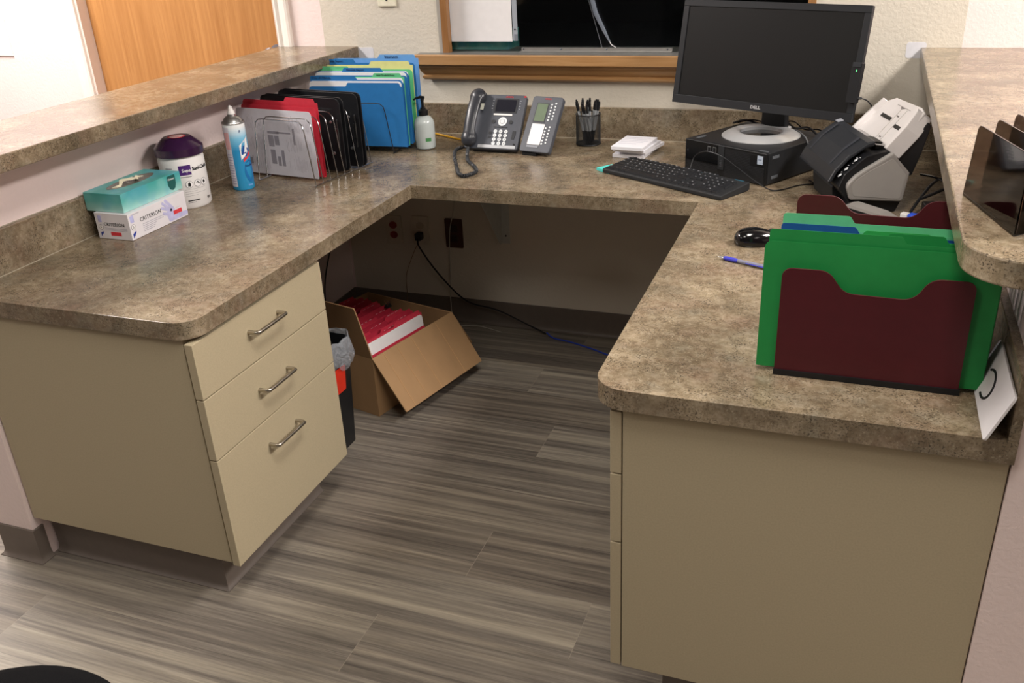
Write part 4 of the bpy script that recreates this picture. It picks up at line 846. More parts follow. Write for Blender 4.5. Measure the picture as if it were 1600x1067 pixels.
# ------------------------------------------------------------------ scanner
SW = Vector((.349, -.937, 0)); SA = math.atan2(SW.y, SW.x)+pi/2   # local -y = SW ... local x = front normal reversed
sc = T('document_scanner', 'black and grey desktop document scanner with raised white paper tray', 'scanner', (1.185, -0.025, H+.0005), 0)
sf = Vector((-.937, -.349, 0)); sw = SW
def sp(f, z, w): return sf*f+sw*w+Z3*(z-H)
def sprism(name, pts, w0, w1, mat, par=sc, bevel=0, r=0, smooth=False):
    pts = rpoly(pts, r) if r else pts
    return B().prism([(u, v-H) for u, v in pts], (0, 0, 0), sf, Z3, sw, w0, w1).go(name, mat, par, bevel=bevel, smooth=smooth)
body = [(-.055, H, .004), (-.048, .790, .01), (-.016, .826, .01), (-.030, .862, .02), (-.078, .905, .02), (-.132, .915, .01), (-.150, .898, .01), (-.183, .862, .01), (-.178, .79, .01), (-.165, H, .004)]
bd = sprism('scanner_body', rpoly(body, 0), -.250, .018, BLK, bevel=.002)
gs = [(-.044, .800, .008), (-.031, .837, .02), (-.052, .860, .03), (-.079, .879, .03), (-.137, .9135, .004), (-.150, .898, .01), (-.183, .862, .006), (-.174, .790, .008)]
sprism('grey_side_panel', rpoly(gs, 0), .0155, .034, GRY, bevel=.004); sprism('grey_side_panel', rpoly(gs, 0), -.268, -.250, GRY, bevel=.004)
gi = [(-.050, .810, .008), (-.042, .838, .02), (-.060, .856, .03), (-.085, .873, .03), (-.136, .900, .004), (-.148, .888, .01), (-.174, .858, .006), (-.166, .797, .008)]
sprism('side_panel_inset', rpoly(gi, 0), .0335, .0348, M('grey_plastic_light', 'a5a19d', .45, vary=.02), bevel=.0006)
# front cover : curved thick plate
cv = [(.004, .836), (-.012, .868), (-.045, .905), (-.085, .932), (-.105, .936), (-.104, .922), (-.083, .918), (-.046, .892), (-.018, .860), (-.006, .834)]
sprism('front_cover', cv, -.256, -.004, M('scanner_cover_black', '232529', .38, vary=.05), bevel=.004)
for w0 in (-.225, -.06): B().prism([(-.014+.0, .870-H), (-.046, .9065-H), (-.082, .9325-H), (-.082, .9345-H), (-.046, .9085-H), (-.014, .872-H)], (0, 0, 0), sf, Z3, sw, w0, w0+.010).go('cover_ridge', M('scanner_ridge', '33353b', .35), sc)
b = B(); b.prism([(-.085, .936-H), (-.100, .9395-H), (-.1, .937-H), (-.085, .934-H)], (0, 0, 0), sf, Z3, sw, -.252, -.230); b.go('cover_logo', M('logo_pale', '8c8f95', .4), sc)
sprism('output_slot', [(-.02, .815), (-.03, .82), (-.05, .79), (-.045, .766), (-.028, .763), (-.026, .772)], -.20, -.04, BLKM, bevel=.003)
# buttons on control strip
for (f0, z0, w0, l_) in ((-.022, .8555, .004, .006), (-.036, .8705, .004, .007), (-.058, .8915, .003, .007)):
    dn = Vector((0, 0, 1)); b = B(); c_ = sp(f0, z0+.0012, w0)
    b.ell(c_, (.0062, .0046, .0018), 14, 6, Matrix((sf*.75+Z3*-.66, sw, sf*.66+Z3*.75)).transposed()); b.go('control_button', M('button_silver', 'c6c9cc', .3, .2), sc, smooth=True)
for f0, z0, w0 in ((-.028, .862, -.001), (-.043, .878, -.002), (-.050, .885, .006), (-.062, .896, -.002), (-.066, .8985, .009)):
    B().ell(sp(f0, z0+.001, w0), (.002, .002, .001), 8, 5).go('indicator', M('button_silver', 'c6c9cc', .3, .2), sc, smooth=True)
# raised tray
tq = lambda s_, w, d=0: sf*(-.140-.078*s_ + d*.80) + Z3*(.908-H+.092*s_ + d*.6) + sw*w   # s along tray 0..1, d offset normal (towards front)
b = B()
def tp_(pts, d0, d1, name, mat, bevel=0):
    bb = B(); a0 = [bb.bm.verts.new(tq(s_, w, d0)) for s_, w in pts]; a1 = [bb.bm.verts.new(tq(s_, w, d1)) for s_, w in pts]; bb.bm.faces.new(a0[::-1]); bb.bm.faces.new(a1)
    for i in range(len(pts)): j = (i+1) % len(pts); bb.bm.faces.new((a0[i], a0[j], a1[j], a1[i]))
    return bb.go(name, mat, sc, bevel=bevel)
trp = [(s_/1.0, w) for w, s_ in [(-.245, 0), (-.235, .55), (-.222, .86), (-.19, 1.0), (-.04, 1.04), (-.012, .98), (.0, .55), (.002, 0)]]
TRW = M('tray_white', 'e4dfdd', .4, vary=.02)
tray = tp_(trp, -.006, 0, 'paper_tray', TRW, .0015)
tp_([(.0, -.248), (.55, -.238), (.86, -.225), (.86, -.218), (.55, -.228), (.0, -.236)], -.004, .014, 'tray_side', TRW, .002)
tp_([(.0, .003), (.55, .002), (.93, -.012), (.98, -.022), (.90, -.028), (.5, -.018), (.0, -.012)], -.03, .016, 'tray_side', TRW, .002)
SLT = M('slot_dark', '2d2b29', .6)
tp_([(.52, -.19), (.60, -.19), (.60, -.125), (.52, -.125)], 0, .0008, 'tray_slot', SLT); tp_([(.44, -.085), (.52, -.085), (.52, -.04), (.44, -.04)], 0, .0008, 'tray_slot', SLT)
tp_([(.88, -.155), (.895, -.155), (.895, -.075), (.88, -.075)], 0, .001, 'tray_mark', M('mark_grey', 'b3adab', .5)); tp_([(.83, -.120), (.88, -.130), (.88, -.105)], 0, .0012, 'tray_mark', M('mark_dark_grey', '77716f', .5))
tp_([(.14, -.108), (.17, -.108), (.17, -.098), (.14, -.098)], 0, .0012, 'tray_mark', M('mark_dark_grey', '77716f', .5)); tp_([(.66, -.112), (.69, -.112), (.69, -.100), (.66, -.100)], 0, .0012, 'tray_mark', M('mark_dark_grey', '77716f', .5))
for w in (-.118, -.088): tp_([(.1, w), (.86, w), (.86, w+.0012), (.1, w+.0012)], 0, .0014, 'tray_rib', M('rib_grey', 'cfc9c6', .5))
sprism('tray_back_support', [(-.150, .895), (-.165, .905), (-.228, .975), (-.236, .965), (-.222, .90), (-.205, .845), (-.18, .84)], -.225, -.004, BLK, bevel=.003)
sprism('entry_guide', [(-.107, .915), (-.108, .925), (-.138, .920), (-.138, .910)], -.19, -.01, BLKG, bevel=.001)
tw = B(); tw.prism([(-.108, .926-H), (-.136, .921-H), (-.136, .923-H), (-.108, .928-H)], (0, 0, 0), sf, Z3, sw, -.10, -.04); tw.go('guide_slot', M('slot_dark', '2d2b29', .6), sc)
# grey device in front of the scanner
gd = T('desk_device', 'long grey topped black device lying in front of the document scanner', 'device', (1.240, -.040, H+.0005), radians(-31))
B().prism(rpoly([(0, 0), (.136, 0), (.136, .012), (.10, .030), (0, .038)], .003), (0, -.02, 0), X, Z3, Y, -.016, .020).go('device_base', BLK, gd, bevel=.002)
B().prism(rpoly([(-.004, .034), (.02, .041), (.10, .034), (.128, .024), (.126, .018), (.10, .027), (.0, .034)], .001), (0, -.02, 0), X, Z3, Y, -.018, .022).go('device_top', GRY, gd, bevel=.0015)
# blue and white tube, crumpled paper, adapter, loose cables
bt = T('correction_tube', 'short blue and white tube lying at the end of the grey device', 'tube', (1.384, -.100, H+.020), radians(-25))
B().box((-.03, -.009, -.0195), (-.012, .009, .012)).go('tube_cap', WPL, bt, bevel=.002); B().box((-.012, -.011, -.0195), (.02, .011, .013)).go('tube_body', M('bright_blue_plastic', '2a55d8', .35), bt, bevel=.003); B().box((-.006, -.0118, -.010), (.012, -.0105, .004)).go('tube_print', INK, bt)
b = B(); rgc = random.Random(3); base = []
wp = T('crumpled_paper', 'small crumpled white paper under the grey device beside the maroon holder', 'paper', (1.265, -.085, H+.0005), .3)
g_ = [[b.bm.verts.new((-.035+.07*i/5, -.018+.036*j/3, .001+.012*rgc.random())) for j in range(4)] for i in range(6)]
for i in range(5):
    for j in range(3): b.bm.faces.new((g_[i][j], g_[i+1][j], g_[i+1][j+1], g_[i][j+1]))
b.go('paper_sheet', WHT, wp, solid=.0006)
wp2 = T('plastic_wrapper', 'small clear crumpled wrapper beside the lower front of the scanner', 'wrapper', (1.213, -.02, H+.0005), .9)
b = B(); g_ = [[b.bm.verts.new((-.015+.03*i/4, -.012+.024*j/3, .004+.03*rgc.random()*(1-abs(i-2)/3))) for j in range(4)] for i in range(5)]
for i in range(4):
    for j in range(3): b.bm.faces.new((g_[i][j], g_[i+1][j], g_[i+1][j+1], g_[i][j+1]))
b.go('film', M('wrapper_film', 'b9c6d8', .2, alpha=.75), wp2, solid=.0004)
pa = T('power_adapter', 'black power adapter block between the scanner and right backsplash', 'power adapter', (1.444, -.035, H+.0005), radians(8))
B().box((-.032, -.06, 0), (.03, .055, .032)).go('adapter_case', BLK, pa, bevel=.003)
cable('thick black cable looping from scanner side toward the right backsplash', [(1.375, -.03, H+.006), (1.40, .02, H+.036), (1.425, .08, H+.055), (1.45, .14, H+.055), (1.47, .10, H+.05), (1.44, .04, H+.05), (1.40, -.01, H+.045)], .0038, BLK)
cable('black cable hanging beside the power adapter near right backsplash', [(1.40, .12, H+.07), (1.43, .08, H+.075), (1.465, .05, H+.066), (1.48, .0, H+.06), (1.478, -.06, H+.02), (1.45, -.12, H+.006), (1.38, -.16, H+.005), (1.31, -.15, H+.005)], .0030, BLKG)
cable('black cable lying on counter behind the maroon holder', [(1.17, -.09, H+.0045), (1.2, -.14, H+.0045), (1.26, -.18, H+.0045), (1.33, -.19, H+.02), (1.39, -.20, H+.008), (1.42, -.23, H+.0045)], .0035, BLK)
cable('thin black cable from scanner foot across to the computer', [(1.125, .255, H+.003), (1.15, .20, H+.003), (1.165, .14, H+.003)], .002, BLK)
for k, (xx, ww, hh, lab, mt) in enumerate(((1.432, .007, .055, 'dark slim booklet standing leftmost of the booklets by right backsplash', GUN), (1.441, .016, .052, 'thick white spined booklet standing by the right backsplash', WHT), (1.459, .004, .056, 'thin grey booklet standing right of the thick white one', GRY), (1.468, .016, .048, 'white booklet standing against the right backsplash', WHT))):
    bk = T('booklet', lab, 'booklet', (xx, -.19, H+.0005), 0, 'booklets by the right backsplash'); B().box((0, 0, 0), (ww-.001, .085, hh)).go('pages', WHT if mt is WHT else WPL, bk); b = B(); b.box((-.0005, -.001, 0), (.0008, .086, hh+.001)); b.box((ww-.0015, -.001, 0), (ww-.0003, .086, hh+.001)); b.go('cover', GUN, bk)
# ------------------------------------------------------------------ mouse and pen
ms = T('computer_mouse', 'glossy black computer mouse on the right counter beside green folders', 'mouse', (1.044, -.293, H+.0005), radians(18))
b = B(); segs, rgs = 20, 12; rr = []
for j in range(rgs+1):
    ph2 = (j/rgs)*pi/2*.98; 
    ring_ = []
    for i in range(segs):
        a = 2*pi*i/segs; ex = abs(cos(a))**.8*(1 if cos(a) > 0 else -1); ey = abs(sin(a))**.85*(1 if sin(a) > 0 else -1)
        k = cos(ph2)**.62; x_ = .053*ex*k-.006*sin(ph2); y_ = (.0315-.004*(ex > .2)*ex)*ey*k; ring_.append(b.bm.verts.new((x_, y_, .004+.033*sin(ph2)*(1-.18*ex*k*(ex > 0)))))
    rr.append(ring_)
low = [b.bm.verts.new((v.co.x*.93, v.co.y*.93, 0)) for v in rr[0]]; rr.insert(0, low)
for r0, r1 in zip(rr, rr[1:]):
    for i in range(segs): b.bm.faces.new((r0[i], r0[(i+1) % segs], r1[(i+1) % segs], r1[i]))
b.bm.faces.new(rr[0][::-1]); b.bm.faces.new(rr[-1])
mb = b.go('mouse_shell', BLKG, ms, smooth=True)
B().ell((.032, 0, .027), (.010, .003, .009), 14, 8).go('scroll_wheel', BLKM, ms, smooth=True); B().box((.012, -.0006, .0375), (.045, .0006, .0305), None).go('button_seam', INK, ms) if False else None
text('logo_lettering', 'logitech', .0072, (-.036, .010, .0285), Vector((.25, -1, 0)), Vector((.8, .2, .8)), M('logo_pale_grey', 'b9babd', .4), ms, align='LEFT', thick=.0004)
pn = T('ballpoint_pen', 'blue ballpoint pen with clear barrel lying beside the green folders', 'pen', (0, 0, 0))
a = Vector((.974, -.414, H+.0055)); d = Vector((.108, -.042, 0)).normalized()
B().tube([a, a+d*.006, a+d*.014], [.0008, .0022, .0038], 12).go('pen_tip', M('pen_silver', 'c4c6c9', .25, .8), pn, smooth=True)
B().tube([a+d*.014, a+d*.020, a+d*.044, a+d*.048], [.0040, .0050, .0050, .0045], 12).go('blue_grip', M('pen_blue', '3d3fb4', .4), pn, smooth=True)
B().tube([a+d*.048, a+d*.115], .0044, 12).go('clear_barrel', M('clear_barrel', '8b8ca0', .15, alpha=.75), pn, smooth=True)
B().tube([a+d*.115, a+d*.140], [.0047, .0044], 12).go('pen_cap', M('pen_blue', '3d3fb4', .4), pn, smooth=True)
sd = Vector((-d.y, d.x, 0)); B().tube([a+d*.07-sd*.0052, a+d*.125-sd*.0055], .0013, 8).go('pocket_clip', M('pen_blue', '3d3fb4', .4), pn, smooth=True)
# ------------------------------------------------------------------ maroon file holder with green folders
HX0, HX1, HY0, HY1 = 1.147, 1.432, -.940, -.685
hl = T('desktop_file_holder', 'maroon file holder with scooped panels standing on right end of desk', 'file holder', (HX0, HY0, H+.0005))
HW_ = HX1-HX0
def scoop(h0, h1, w_, f=1):
    return rpoly([(0, .006, .002), (w_, .006, .002), (w_, h0, .014), (w_*.775, h0, .028), (w_*.70, h1, .030), (w_*.34, h1+.002, .030), (w_*.25, h0, .028), (0, h0, .016)], 0, 8)
ln = Vector((0, -.07, 1)).normalized()
B().prism(scoop(.193, .155, HW_), (0, 0, 0), X, Z3, Y, -.0012, .0012).go('front_panel', MARO, hl, bevel=.0005)
B().prism(scoop(.240, .207, HW_), (0, HY1-HY0, 0), X, Z3, Y, -.0012, .0012).go('back_panel', MARO, hl, bevel=.0005)
B().box((-.001, .0, 0), (HW_+.001, HY1-HY0, .007)).go('holder_base', BLK, hl, bevel=.001)
B().box((-.001, -.004, 0), (HW_+.002, .0, .010)).go('base_lip', BLK, hl)
def gf(lab, y, h, x0, w, mat, tab, lean=-.02, inner=None, gap=.005, fh=None, dz=0):
    return folder('green_folder' if mat is not DBLU else 'blue_folder', lab, 'folder', (x0, y, H+.0085+dz), 0, lean, w, h, mat, tab, 'folders in the maroon holder', gap=gap, inner=inner, front_h=fh)
G2 = M('green_card_light', '2fa050', .55, vary=.06)
gf('bright green folder at the front of the maroon holder', -.927, .232, 1.116, .350, GRNF, (.0, .205), -.008, gap=.0035, fh=.225)
gf('green folder with tab just right of the front folder tab', -.908, .230, 1.120, .350, GRNF, (.18, .262), -.01, fh=.222)
gf('green folder with low right tab, third from the front of holder', -.890, .226, 1.124, .348, G2, (.14, .238), -.01, fh=.216)
gf('deep blue folder with left tab among the green folders', -.855, .219, 1.128, .345, DBLU, (.006, .125), -.01, inner=DBLU)
gf('light green folder with raised left tab behind the blue folder', -.825, .227, 1.128, .345, LGRN, (.0, .115), -.01, inner=LGRN)
gf('deep blue folder low behind the light green tab', -.795, .206, 1.13, .34, DBLU, None, -.02, inner=DBLU)
gf('green folder second from the back of the holder', -.770, .207, 1.13, .34, G2, None, -.02)
gf('green folder farthest back in maroon holder', -.745, .200, 1.13, .34, LGRN, None, -.02)
# card with a hand drawn curve
cdm = T('number_card', 'white card with black curved mark leaning at right end of the desk', 'card', (1.461, -1.081, H+.001))
up_ = Vector((.030, 0, .078)); un = up_.normalized(); nrm = Vector((-un.z, 0, un.x))
B().prism(rpoly([(0, 0), (.20, 0), (.20, .082), (0, .082)], .006), (0, 0, 0), Y, un, nrm, 0, .0042).go('card_board', M('card_white', 'e3e0e2', .5, vary=.02), cdm, bevel=.0006)
arc = [(.122+.033*cos(t), .035+.021*sin(t)) for t in [radians(q_) for q_ in range(40, 292, 12)]]
B().tube([Y*u+un*v+nrm*.0044 for u, v in arc], .0022, 6).go('curved_mark', INK, cdm, smooth=True)
# ------------------------------------------------------------------ smoky acrylic sorter on right ledge
ACR = M('smoky_acrylic', '5a4a40', .06, vary=.02, alpha=.0, coat=0)
def acrylic():
    m, nt, b = basemat('smoky_acrylic_clear'); L = nt.links.new
    b.inputs['Base Color'].default_value = lin('584a40'); b.inputs['Roughness'].default_value = .05; b.inputs['Transmission Weight'].default_value = 1; b.inputs['IOR'].default_value = 1.3; b.inputs['Coat Weight'].default_value = .3
    return m
ACR = acrylic()
aa = math.atan2(-.19, .051)
sorter = T('acrylic_sorter', 'smoky translucent acrylic sorter with three upright panels on right ledge', 'sorter', (1.399, -.857, 1.0635), aa)   # local x runs along the panels toward the camera
for k in range(3):
    oy = .040*k; ox2 = -.035*k; zt_ = .005
    B().prism(rpoly([(0, 0, .002), (  .195, 0, .002), (.188, .104, .012), (.003, .104, .010)], 0), (ox2, oy, zt_), X, Vector((-.02, .06, 1)).normalized(), Y, 0, .0028).go('upright_panel', ACR, sorter, bevel=.0006)
b = B(); b.prism([(0, 0), (.195, 0), (.195-.07, .122), (-.075, .122)], (0, 0, 0), X, Y, Z3, 0, .005); b.go('sorter_base', ACR, sorter, bevel=.0006)
B().prism([(0, 0), (.12, 0), (.12, .09), (0, .10)], (.193, .003, .005), Y, Z3, X, 0, .0028).go('end_panel', ACR, sorter, bevel=.0006)

# ------------------------------------------------------------------ under the desk
bx = T('cardboard_box', 'open brown cardboard box of red folders on the floor under the desk', 'box', (-.14, -.11, .0005), math.atan2(.41, .10))
# local x along front edge A->B (0..BXL), local y into the box (0..BXD)
BXL, BXD, BXH = .42, .40, .212; tk = .004
b = B(); b.box((0, 0, 0), (BXL, BXD, tk)); b.box((0, 0, tk), (BXL, tk, BXH)); b.box((0, BXD-tk, tk), (BXL, BXD, BXH)); b.box((0, tk, tk), (tk, BXD-tk, BXH)); b.box((BXL-tk, tk, tk), (BXL, BXD-tk, BXH))
b.go('carton', CARD, bx)
fa = .937; fd = Vector((0, -cos(fa), -sin(fa))); fn = Vector((0, -sin(fa), cos(fa)))
fl = B().prism(rpoly([(0, 0), (BXL, 0), (BXL-.003, .203), (.003, .203)], .002), (0, .001, BXH), X, fd, fn, -.002, .002).go('front_flap', CARD, bx)
b = B()
for u in (.05, .115, .19, .32): b.prism([(u, .002), (u+.0016, .002), (u+.0016, .2), (u, .2)], (0, .001, BXH), X, fd, fn, .0018, .0026)
b.go('flap_light_streak', M('light_streak', 'bf9566', .7), fl)  # pale strips paint the streaked light on the front flap
lf = Vector((-.25, 0, 1)).normalized(); 
B().prism(rpoly([(0, 0), (BXD, 0), (BXD, .20), (.004, .20), (0, .05)], .003), (.002, 0, BXH), Y, lf, Vector((1, 0, .25)).normalized(), -.002, .002).go('side_flap', CARD, bx)
B().prism(rpoly([(0, 0), (BXD, 0), (BXD-.003, .20), (.003, .20)], .003), (BXL-.002, 0, BXH), Y, Vector((.55, 0, -.835)).normalized(), Vector((.835, 0, .55)).normalized(), -.002, .002).go('side_flap', CARD, bx)
B().prism(rpoly([(0, 0), (BXL, 0), (BXL-.003, .19), (.003, .19)], .003), (0, BXD, BXH-.002), X, Vector((0, .20, -.98)).normalized(), Vector((0, .98, .20)).normalized(), -.002, .002).go('back_flap', CARD, bx)
BR = Matrix.Rotation(bx.rotation_euler.z, 3, 'Z')
rgf = random.Random(8); ordn = ['first', 'second', 'third', 'fourth', 'fifth', 'sixth', 'seventh', 'eighth', 'ninth', 'tenth', 'eleventh', 'twelfth', 'thirteenth', 'fourteenth', 'fifteenth', 'sixteenth', 'seventeenth', 'eighteenth', 'nineteenth', 'twentieth']
tabsl = [(.0, .09), (.10, .19), (.20, .29)]
nfold = 20; REDD = M('red_card_deep', 'b52a40', .55, vary=.1)
for k in range(nfold):
    yy = .022+.0172*k+(.012 if k > 8 else 0); lx = .008+rgf.uniform(0, .018)
    if k > 12: lx = .006+rgf.uniform(0, .03)
    P_ = Vector(bx.location)+BR @ Vector((lx, yy, .0055))
    if k == 0:
        f = folder('red_folder', 'red folder nearest the open flap of box with white sheet showing', 'folder', tuple(P_), bx.rotation_euler.z, -.10, .298, .243, REDF, (.16, .29), 'red folders in the cardboard box', gap=.006, paper=.236, front_h=.196)
    else:
        tb = tabsl[k % 3]; f = folder('red_folder', 'red file folder in the cardboard box, %s from the open flap' % ordn[k], 'folder', tuple(P_), bx.rotation_euler.z, -.10+rgf.uniform(-.02, .01), .298, .234+rgf.uniform(-.012, .008), REDF if k % 2 else REDD, tb, 'red folders in the cardboard box', gap=.0075, paper=None, front_h=.222)
        b = B(); rl2 = random.Random(k)
        for q_ in range(3):
            u0 = tb[0]+.012+.02*q_; b.box((u0, -.0009, .2365), (u0+.014*rl2.uniform(.5, 1), -.0002, .2385))
        b.go('tab_writing', M('tab_ink_pale', 'd98a94', .6), f)
bc = T('binder_clip', 'small black and silver binder clip on the folders inside the box', 'binder clip', tuple(Vector(bx.location)+BR @ Vector((.302, .192, .238))), bx.rotation_euler.z)
B().prism([(-.008, 0), (.008, 0), (.003, .012), (-.003, .012)], (0, 0, 0), Y, Z3, X, -.012, .012).go('clip_body', BLK, bc)
b = B(); b.tube([(-.006, .004, .010), (-.004, .009, .024), (.004, .009, .024), (.006, .004, .010)], .0012, 6); b.tube([(-.006, -.004, .010), (-.004, -.009, .024), (.004, -.009, .024), (.006, -.004, .010)], .0012, 6); b.go('clip_arm', CHROME, bc)
# trash bin
tb_ = T('trash_bin', 'black plastic trash bin with clear liner between cabinet and box', 'trash bin', (-.268, -.338, .0005))
bn = B(); o0 = rpoly([(-.122, -.10), (.122, -.10), (.122, .092), (-.122, .092)], .02); o1 = rpoly([(-.136, -.118), (.136, -.118), (.136, .116), (-.136, .116)], .03)
BNH = .352
def loft(bb, loops, close_bottom=True):
    rs = [[bb.bm.verts.new((u, v, z)) for u, v in lp] for lp, z in loops]
    for r0, r1 in zip(rs, rs[1:]):
        for i in range(len(r0)): j = (i+1) % len(r0); bb.bm.faces.new((r0[i], r0[j], r1[j], r1[i]))
    if close_bottom: bb.bm.faces.new(rs[0][::-1])
    return rs
i1 = [(u*.97, v*.97) for u, v in o1]; i0 = [(u*.96, v*.96) for u, v in o0]
rs = loft(bn, [(o0, 0), (o1, BNH), (i1, BNH), (i0, .006)]); bn.bm.faces.new(rs[-1]); bn.go('bin_body', BLK, tb_, smooth=True)
def liner_mat():
    m, nt, b = basemat('clear_bin_liner'); L = nt.links.new; tc = N(nt, 'ShaderNodeTexCoord').outputs['Object']
    b.inputs['Base Color'].default_value = lin('cdd2da'); b.inputs['Roughness'].default_value = .28; b.inputs['Alpha'].default_value = .26
    bp = N(nt, 'ShaderNodeBump'); bp.inputs['Strength'].default_value = 1; bp.inputs['Distance'].default_value = .01; L(noise(nt, tc, 30, 4, .6, 1.5), bp.inputs['Height']); L(bp.outputs[0], b.inputs['Normal']); return m
lb = B(); rgl = random.Random(4); loops = []
base_loop = [Vector(p) for p in rpoly([(u, v, .03) for u, v in ((-.136, -.118), (.136, -.118), (.136, .116), (-.136, .116))], 0, 6)]
fine_ = []
for i in range(len(base_loop)):
    a_, b_ = base_loop[i], base_loop[(i+1) % len(base_loop)]; m_ = max(1, int((b_-a_).length/.006))
    fine_ += [a_.lerp(b_, k/m_) for k in range(m_)]
for sc_, z, am, zw in ((.90, .16, .006, 0), (.95, .28, .004, 0), (.985, BNH+.008, .002, .002), (1.02, BNH+.014, .004, .003), (1.055, BNH+.004, .006, .004), (1.075, BNH-.03, .009, .006), (1.085, BNH-.052, .010, .008), (1.06, BNH-.070, .007, .010)):
    loops.append(([tuple(p*(sc_+am*9*(.5*sin(i*.9+z*30)+.5*sin(i*.37+1)))) for i, p in enumerate(fine_)], z, zw))
_loft = loft
def loft(bb, loops, close_bottom=True):
    rs = [[bb.bm.verts.new((u, v, z+zw*sin(i*.31+2)+zw*.6*sin(i*.83))) for i, (u, v) in enumerate(lp)] for lp, z, zw in loops]
    for r0, r1 in zip(rs, rs[1:]):
        for i in range(len(r0)): j = (i+1) % len(r0); bb.bm.faces.new((r0[i], r0[j], r1[j], r1[i]))
    return rs
loft(lb, loops, False); lb.go('clear_liner', liner_mat(), tb_, smooth=True, solid=.0008)
B().prism(rpoly([(-.075, .205), (.050, .200), (.058, .280), (-.068, .286)], .004), (.1238, 0, 0), Y, Vector((.040, 0, 1)), X, -.002, .0006).go('red_label', M('label_red_orange', 'd8321e', .45), tb_)
# wall fittings under the desk
ou = T('power_outlet', 'wall outlet with two dark red sockets low on wall under desk', 'outlet', (-.440, WALLY, .367)); B().prism(rpoly([(-.036, -.058), (.036, -.058), (.036, .058), (-.036, .058)], .004), (0, 0, 0), X, Z3, -Y, 0, .006).go('outlet_plate', M('taupe_plate', 'd3cab9', .4), ou)
for z in (.02, -.02): B().prism([(.0165*cos(q_)*1.0, z+.0145*sin(q_)) for q_ in [2*pi*i/20 for i in range(20)]], (0, 0, 0), X, Z3, -Y, .005, .0095).go('red_socket', M('socket_red', '8e2c22', .4), ou)
o2 = T('power_outlet', 'ivory wall outlet with black plug in it under desk', 'outlet', (-.322, WALLY, .372)); B().prism(rpoly([(-.036, -.058), (.036, -.058), (.036, .058), (-.036, .058)], .004), (0, 0, 0), X, Z3, -Y, 0, .006).go('outlet_plate', M('beige_plate', 'd3cab9', .4), o2)
for z in (.02, -.02): B().prism([(.0165*cos(q_), z+.0145*sin(q_)) for q_ in [2*pi*i/20 for i in range(20)]], (0, 0, 0), X, Z3, -Y, .005, .008).go('socket', M('socket_ivory', 'c2b8a4', .4), o2)
pg = T('power_plug', 'black power plug with cord running down from the ivory outlet', 'plug', (-.322, WALLY-.0085, .354))
B().box((-.013, -.03, -.014), (.013, 0, .014)).go('plug_body', BLK, pg, bevel=.003)
B().tube(smooth_path([(0, -.03, -.004), (.012, -.045, -.03), (.06, -.04, -.11), (.12, -.03, -.19), (.17, -.03, -.235), (.22, -.035, -.255), (.32, -.04, -.268), (.42, -.05, -.30), (.52, -.045, -.345)], 8), .0032, 8).go('plug_cord', BLK, pg, smooth=True)
bp_ = T('wall_plate', 'dark brown wall plate low under the desk beside hanging white wire', 'wall plate', (-.18, WALLY, .37)); B().prism(rpoly([(-.036, -.058), (.036, -.058), (.036, .058), (-.036, .058)], .004), (0, 0, 0), X, Z3, -Y, 0, .006).go('plate', M('brown_plate', '4b2d22', .35), bp_)
b = B(); b.box((-.014, -.0085, .006), (.014, -.006, .034)); b.box((-.014, -.0085, -.034), (.014, -.006, -.006)); b.go('plate_jack', M('brown_jack', '33201a', .4), bp_)
br = T('support_bracket', 'grey steel triangular bracket holding the countertop from the back wall', 'bracket', (.020, WALLY, .346)); BRK = M('bracket_grey', 'c2c4c0', .5)
b = B(); b.box((-.002, -.003, 0), (.030, 0, .372)); b.box((-.002, -.30, .370), (.030, 0, .3735)); b.go('bracket_flange', BRK, br)
B().prism([(0, 0), (-.02, 0), (-.30, .355), (-.30, .371), (0, .371)], (0, 0, 0), Y, Z3, X, -.004, -.0015).go('bracket_web', BRK, br)
b = B(); [b.lathe([(.004, 0), (.003, .003)], (.014, -.003, z), 10, Matrix.Rotation(radians(90), 3, 'X')) for z in (.03, .25)]; b.go('bracket_screw', GUN, br)
WIR = M('white_wire', 'b9b4a8', .5)
cable('thin white wire hanging down the wall past the brown plate', [(-.160, WALLY-.012, .715), (-.166, WALLY-.012, .50), (-.192, WALLY-.016, .38), (-.205, WALLY-.012, .22), (-.21, WALLY-.02, .10), (-.18, WALLY-.05, .01), (-.08, WALLY-.04, .003), (.02, WALLY-.07, .003)], .0016, WIR)
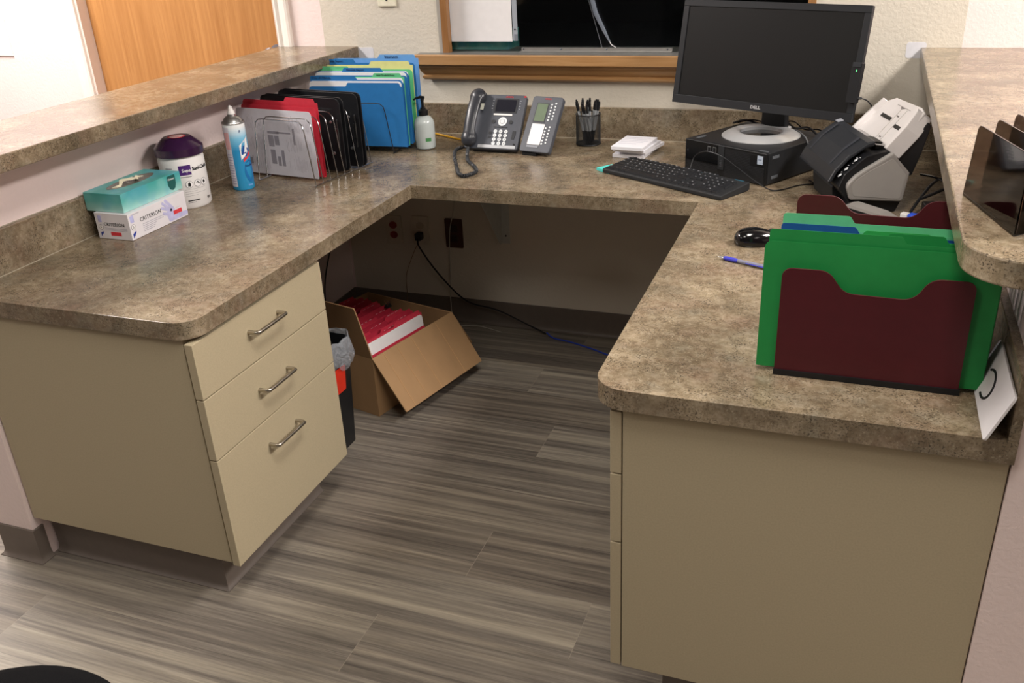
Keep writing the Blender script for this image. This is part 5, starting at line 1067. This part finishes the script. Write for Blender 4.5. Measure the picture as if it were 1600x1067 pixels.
cable('thin beige wire hanging from the ivory outlet to the box', [(-.33, WALLY-.012, .33), (-.36, WALLY-.02, .27), (-.40, WALLY-.014, .18), (-.405, WALLY-.012, .105), (-.40, WALLY-.03, .05)], .0012, M('beige_wire', '8a6f52', .5))
cable('black cable hanging from the desk against the left half wall', [(-.645, .62, .715), (-.642, .585, .40), (-.642, .50, .31), (-.642, .44, .21), (-.64, .42, .10), (-.63, .44, .004)], .0028, BLK)
cable('blue network cable on the floor under the right of the desk', [(.20, WALLY-.05, .012), (.235, .60, .0035), (.30, .585, .0035), (.40, .548, .0035), (.50, .505, .0035), (.62, .50, .0035), (.80, .56, .0035), (1.0, .60, .0035)], .0028, M('blue_cable', '2846b8', .45))
# ------------------------------------------------------------------ office chair (only the seat edge shows)
cn = Vector((.225, -1.87, 0)); chm = M('chair_fabric', '0b0b0d', .95, vary=.25, nscale=900, bump=.6, bscale=700, spec=.15)
oc = T('office_chair', 'black fabric office chair, only the round seat edge showing at lower left', 'chair', tuple(cn), radians(0))
B().lathe([(.12, .415), (.20, .42), (.222, .44), (.228, .462), (.222, .485), (.20, .498), (.12, .503), (.001, .504)], seg=56).go('seat', chm, oc, smooth=True)
b = B(); b.prism(rpoly([(-.20, .60), (.20, .60), (.19, 1.0), (-.19, 1.0)], .07), (0, -.24, 0), X, Z3, Y, -.03, .03); b.go('backrest', chm, oc, bevel=.015)
B().tube(smooth_path([(0, -.10, .41), (0, -.22, .42), (0, -.275, .50), (0, -.272, .72)], 6), .018, 10).go('back_bar', BLK, oc, smooth=True)
B().lathe([(.028, .09), (.028, .25), (.018, .25), (.018, .42)], seg=20).go('gas_column', GUN, oc, smooth=True)
for k in range(5):
    a = 2*pi*k/5+.3; d_ = Vector((cos(a), sin(a), 0)); lg = B().tube([d_*.02+Z3*.10, d_*.27+Z3*.075], [.025, .016], 10).go('base_leg', BLK, oc, smooth=True)
    sdv = Vector((-d_.y, d_.x, 0)); B().lathe([(.001, -.02), (.027, -.02), (.027, .02), (.001, .02)], d_*.265+Z3*.0275, 20, Matrix((d_, Z3, sdv)).transposed()).go('caster', BLK, lg, smooth=True)
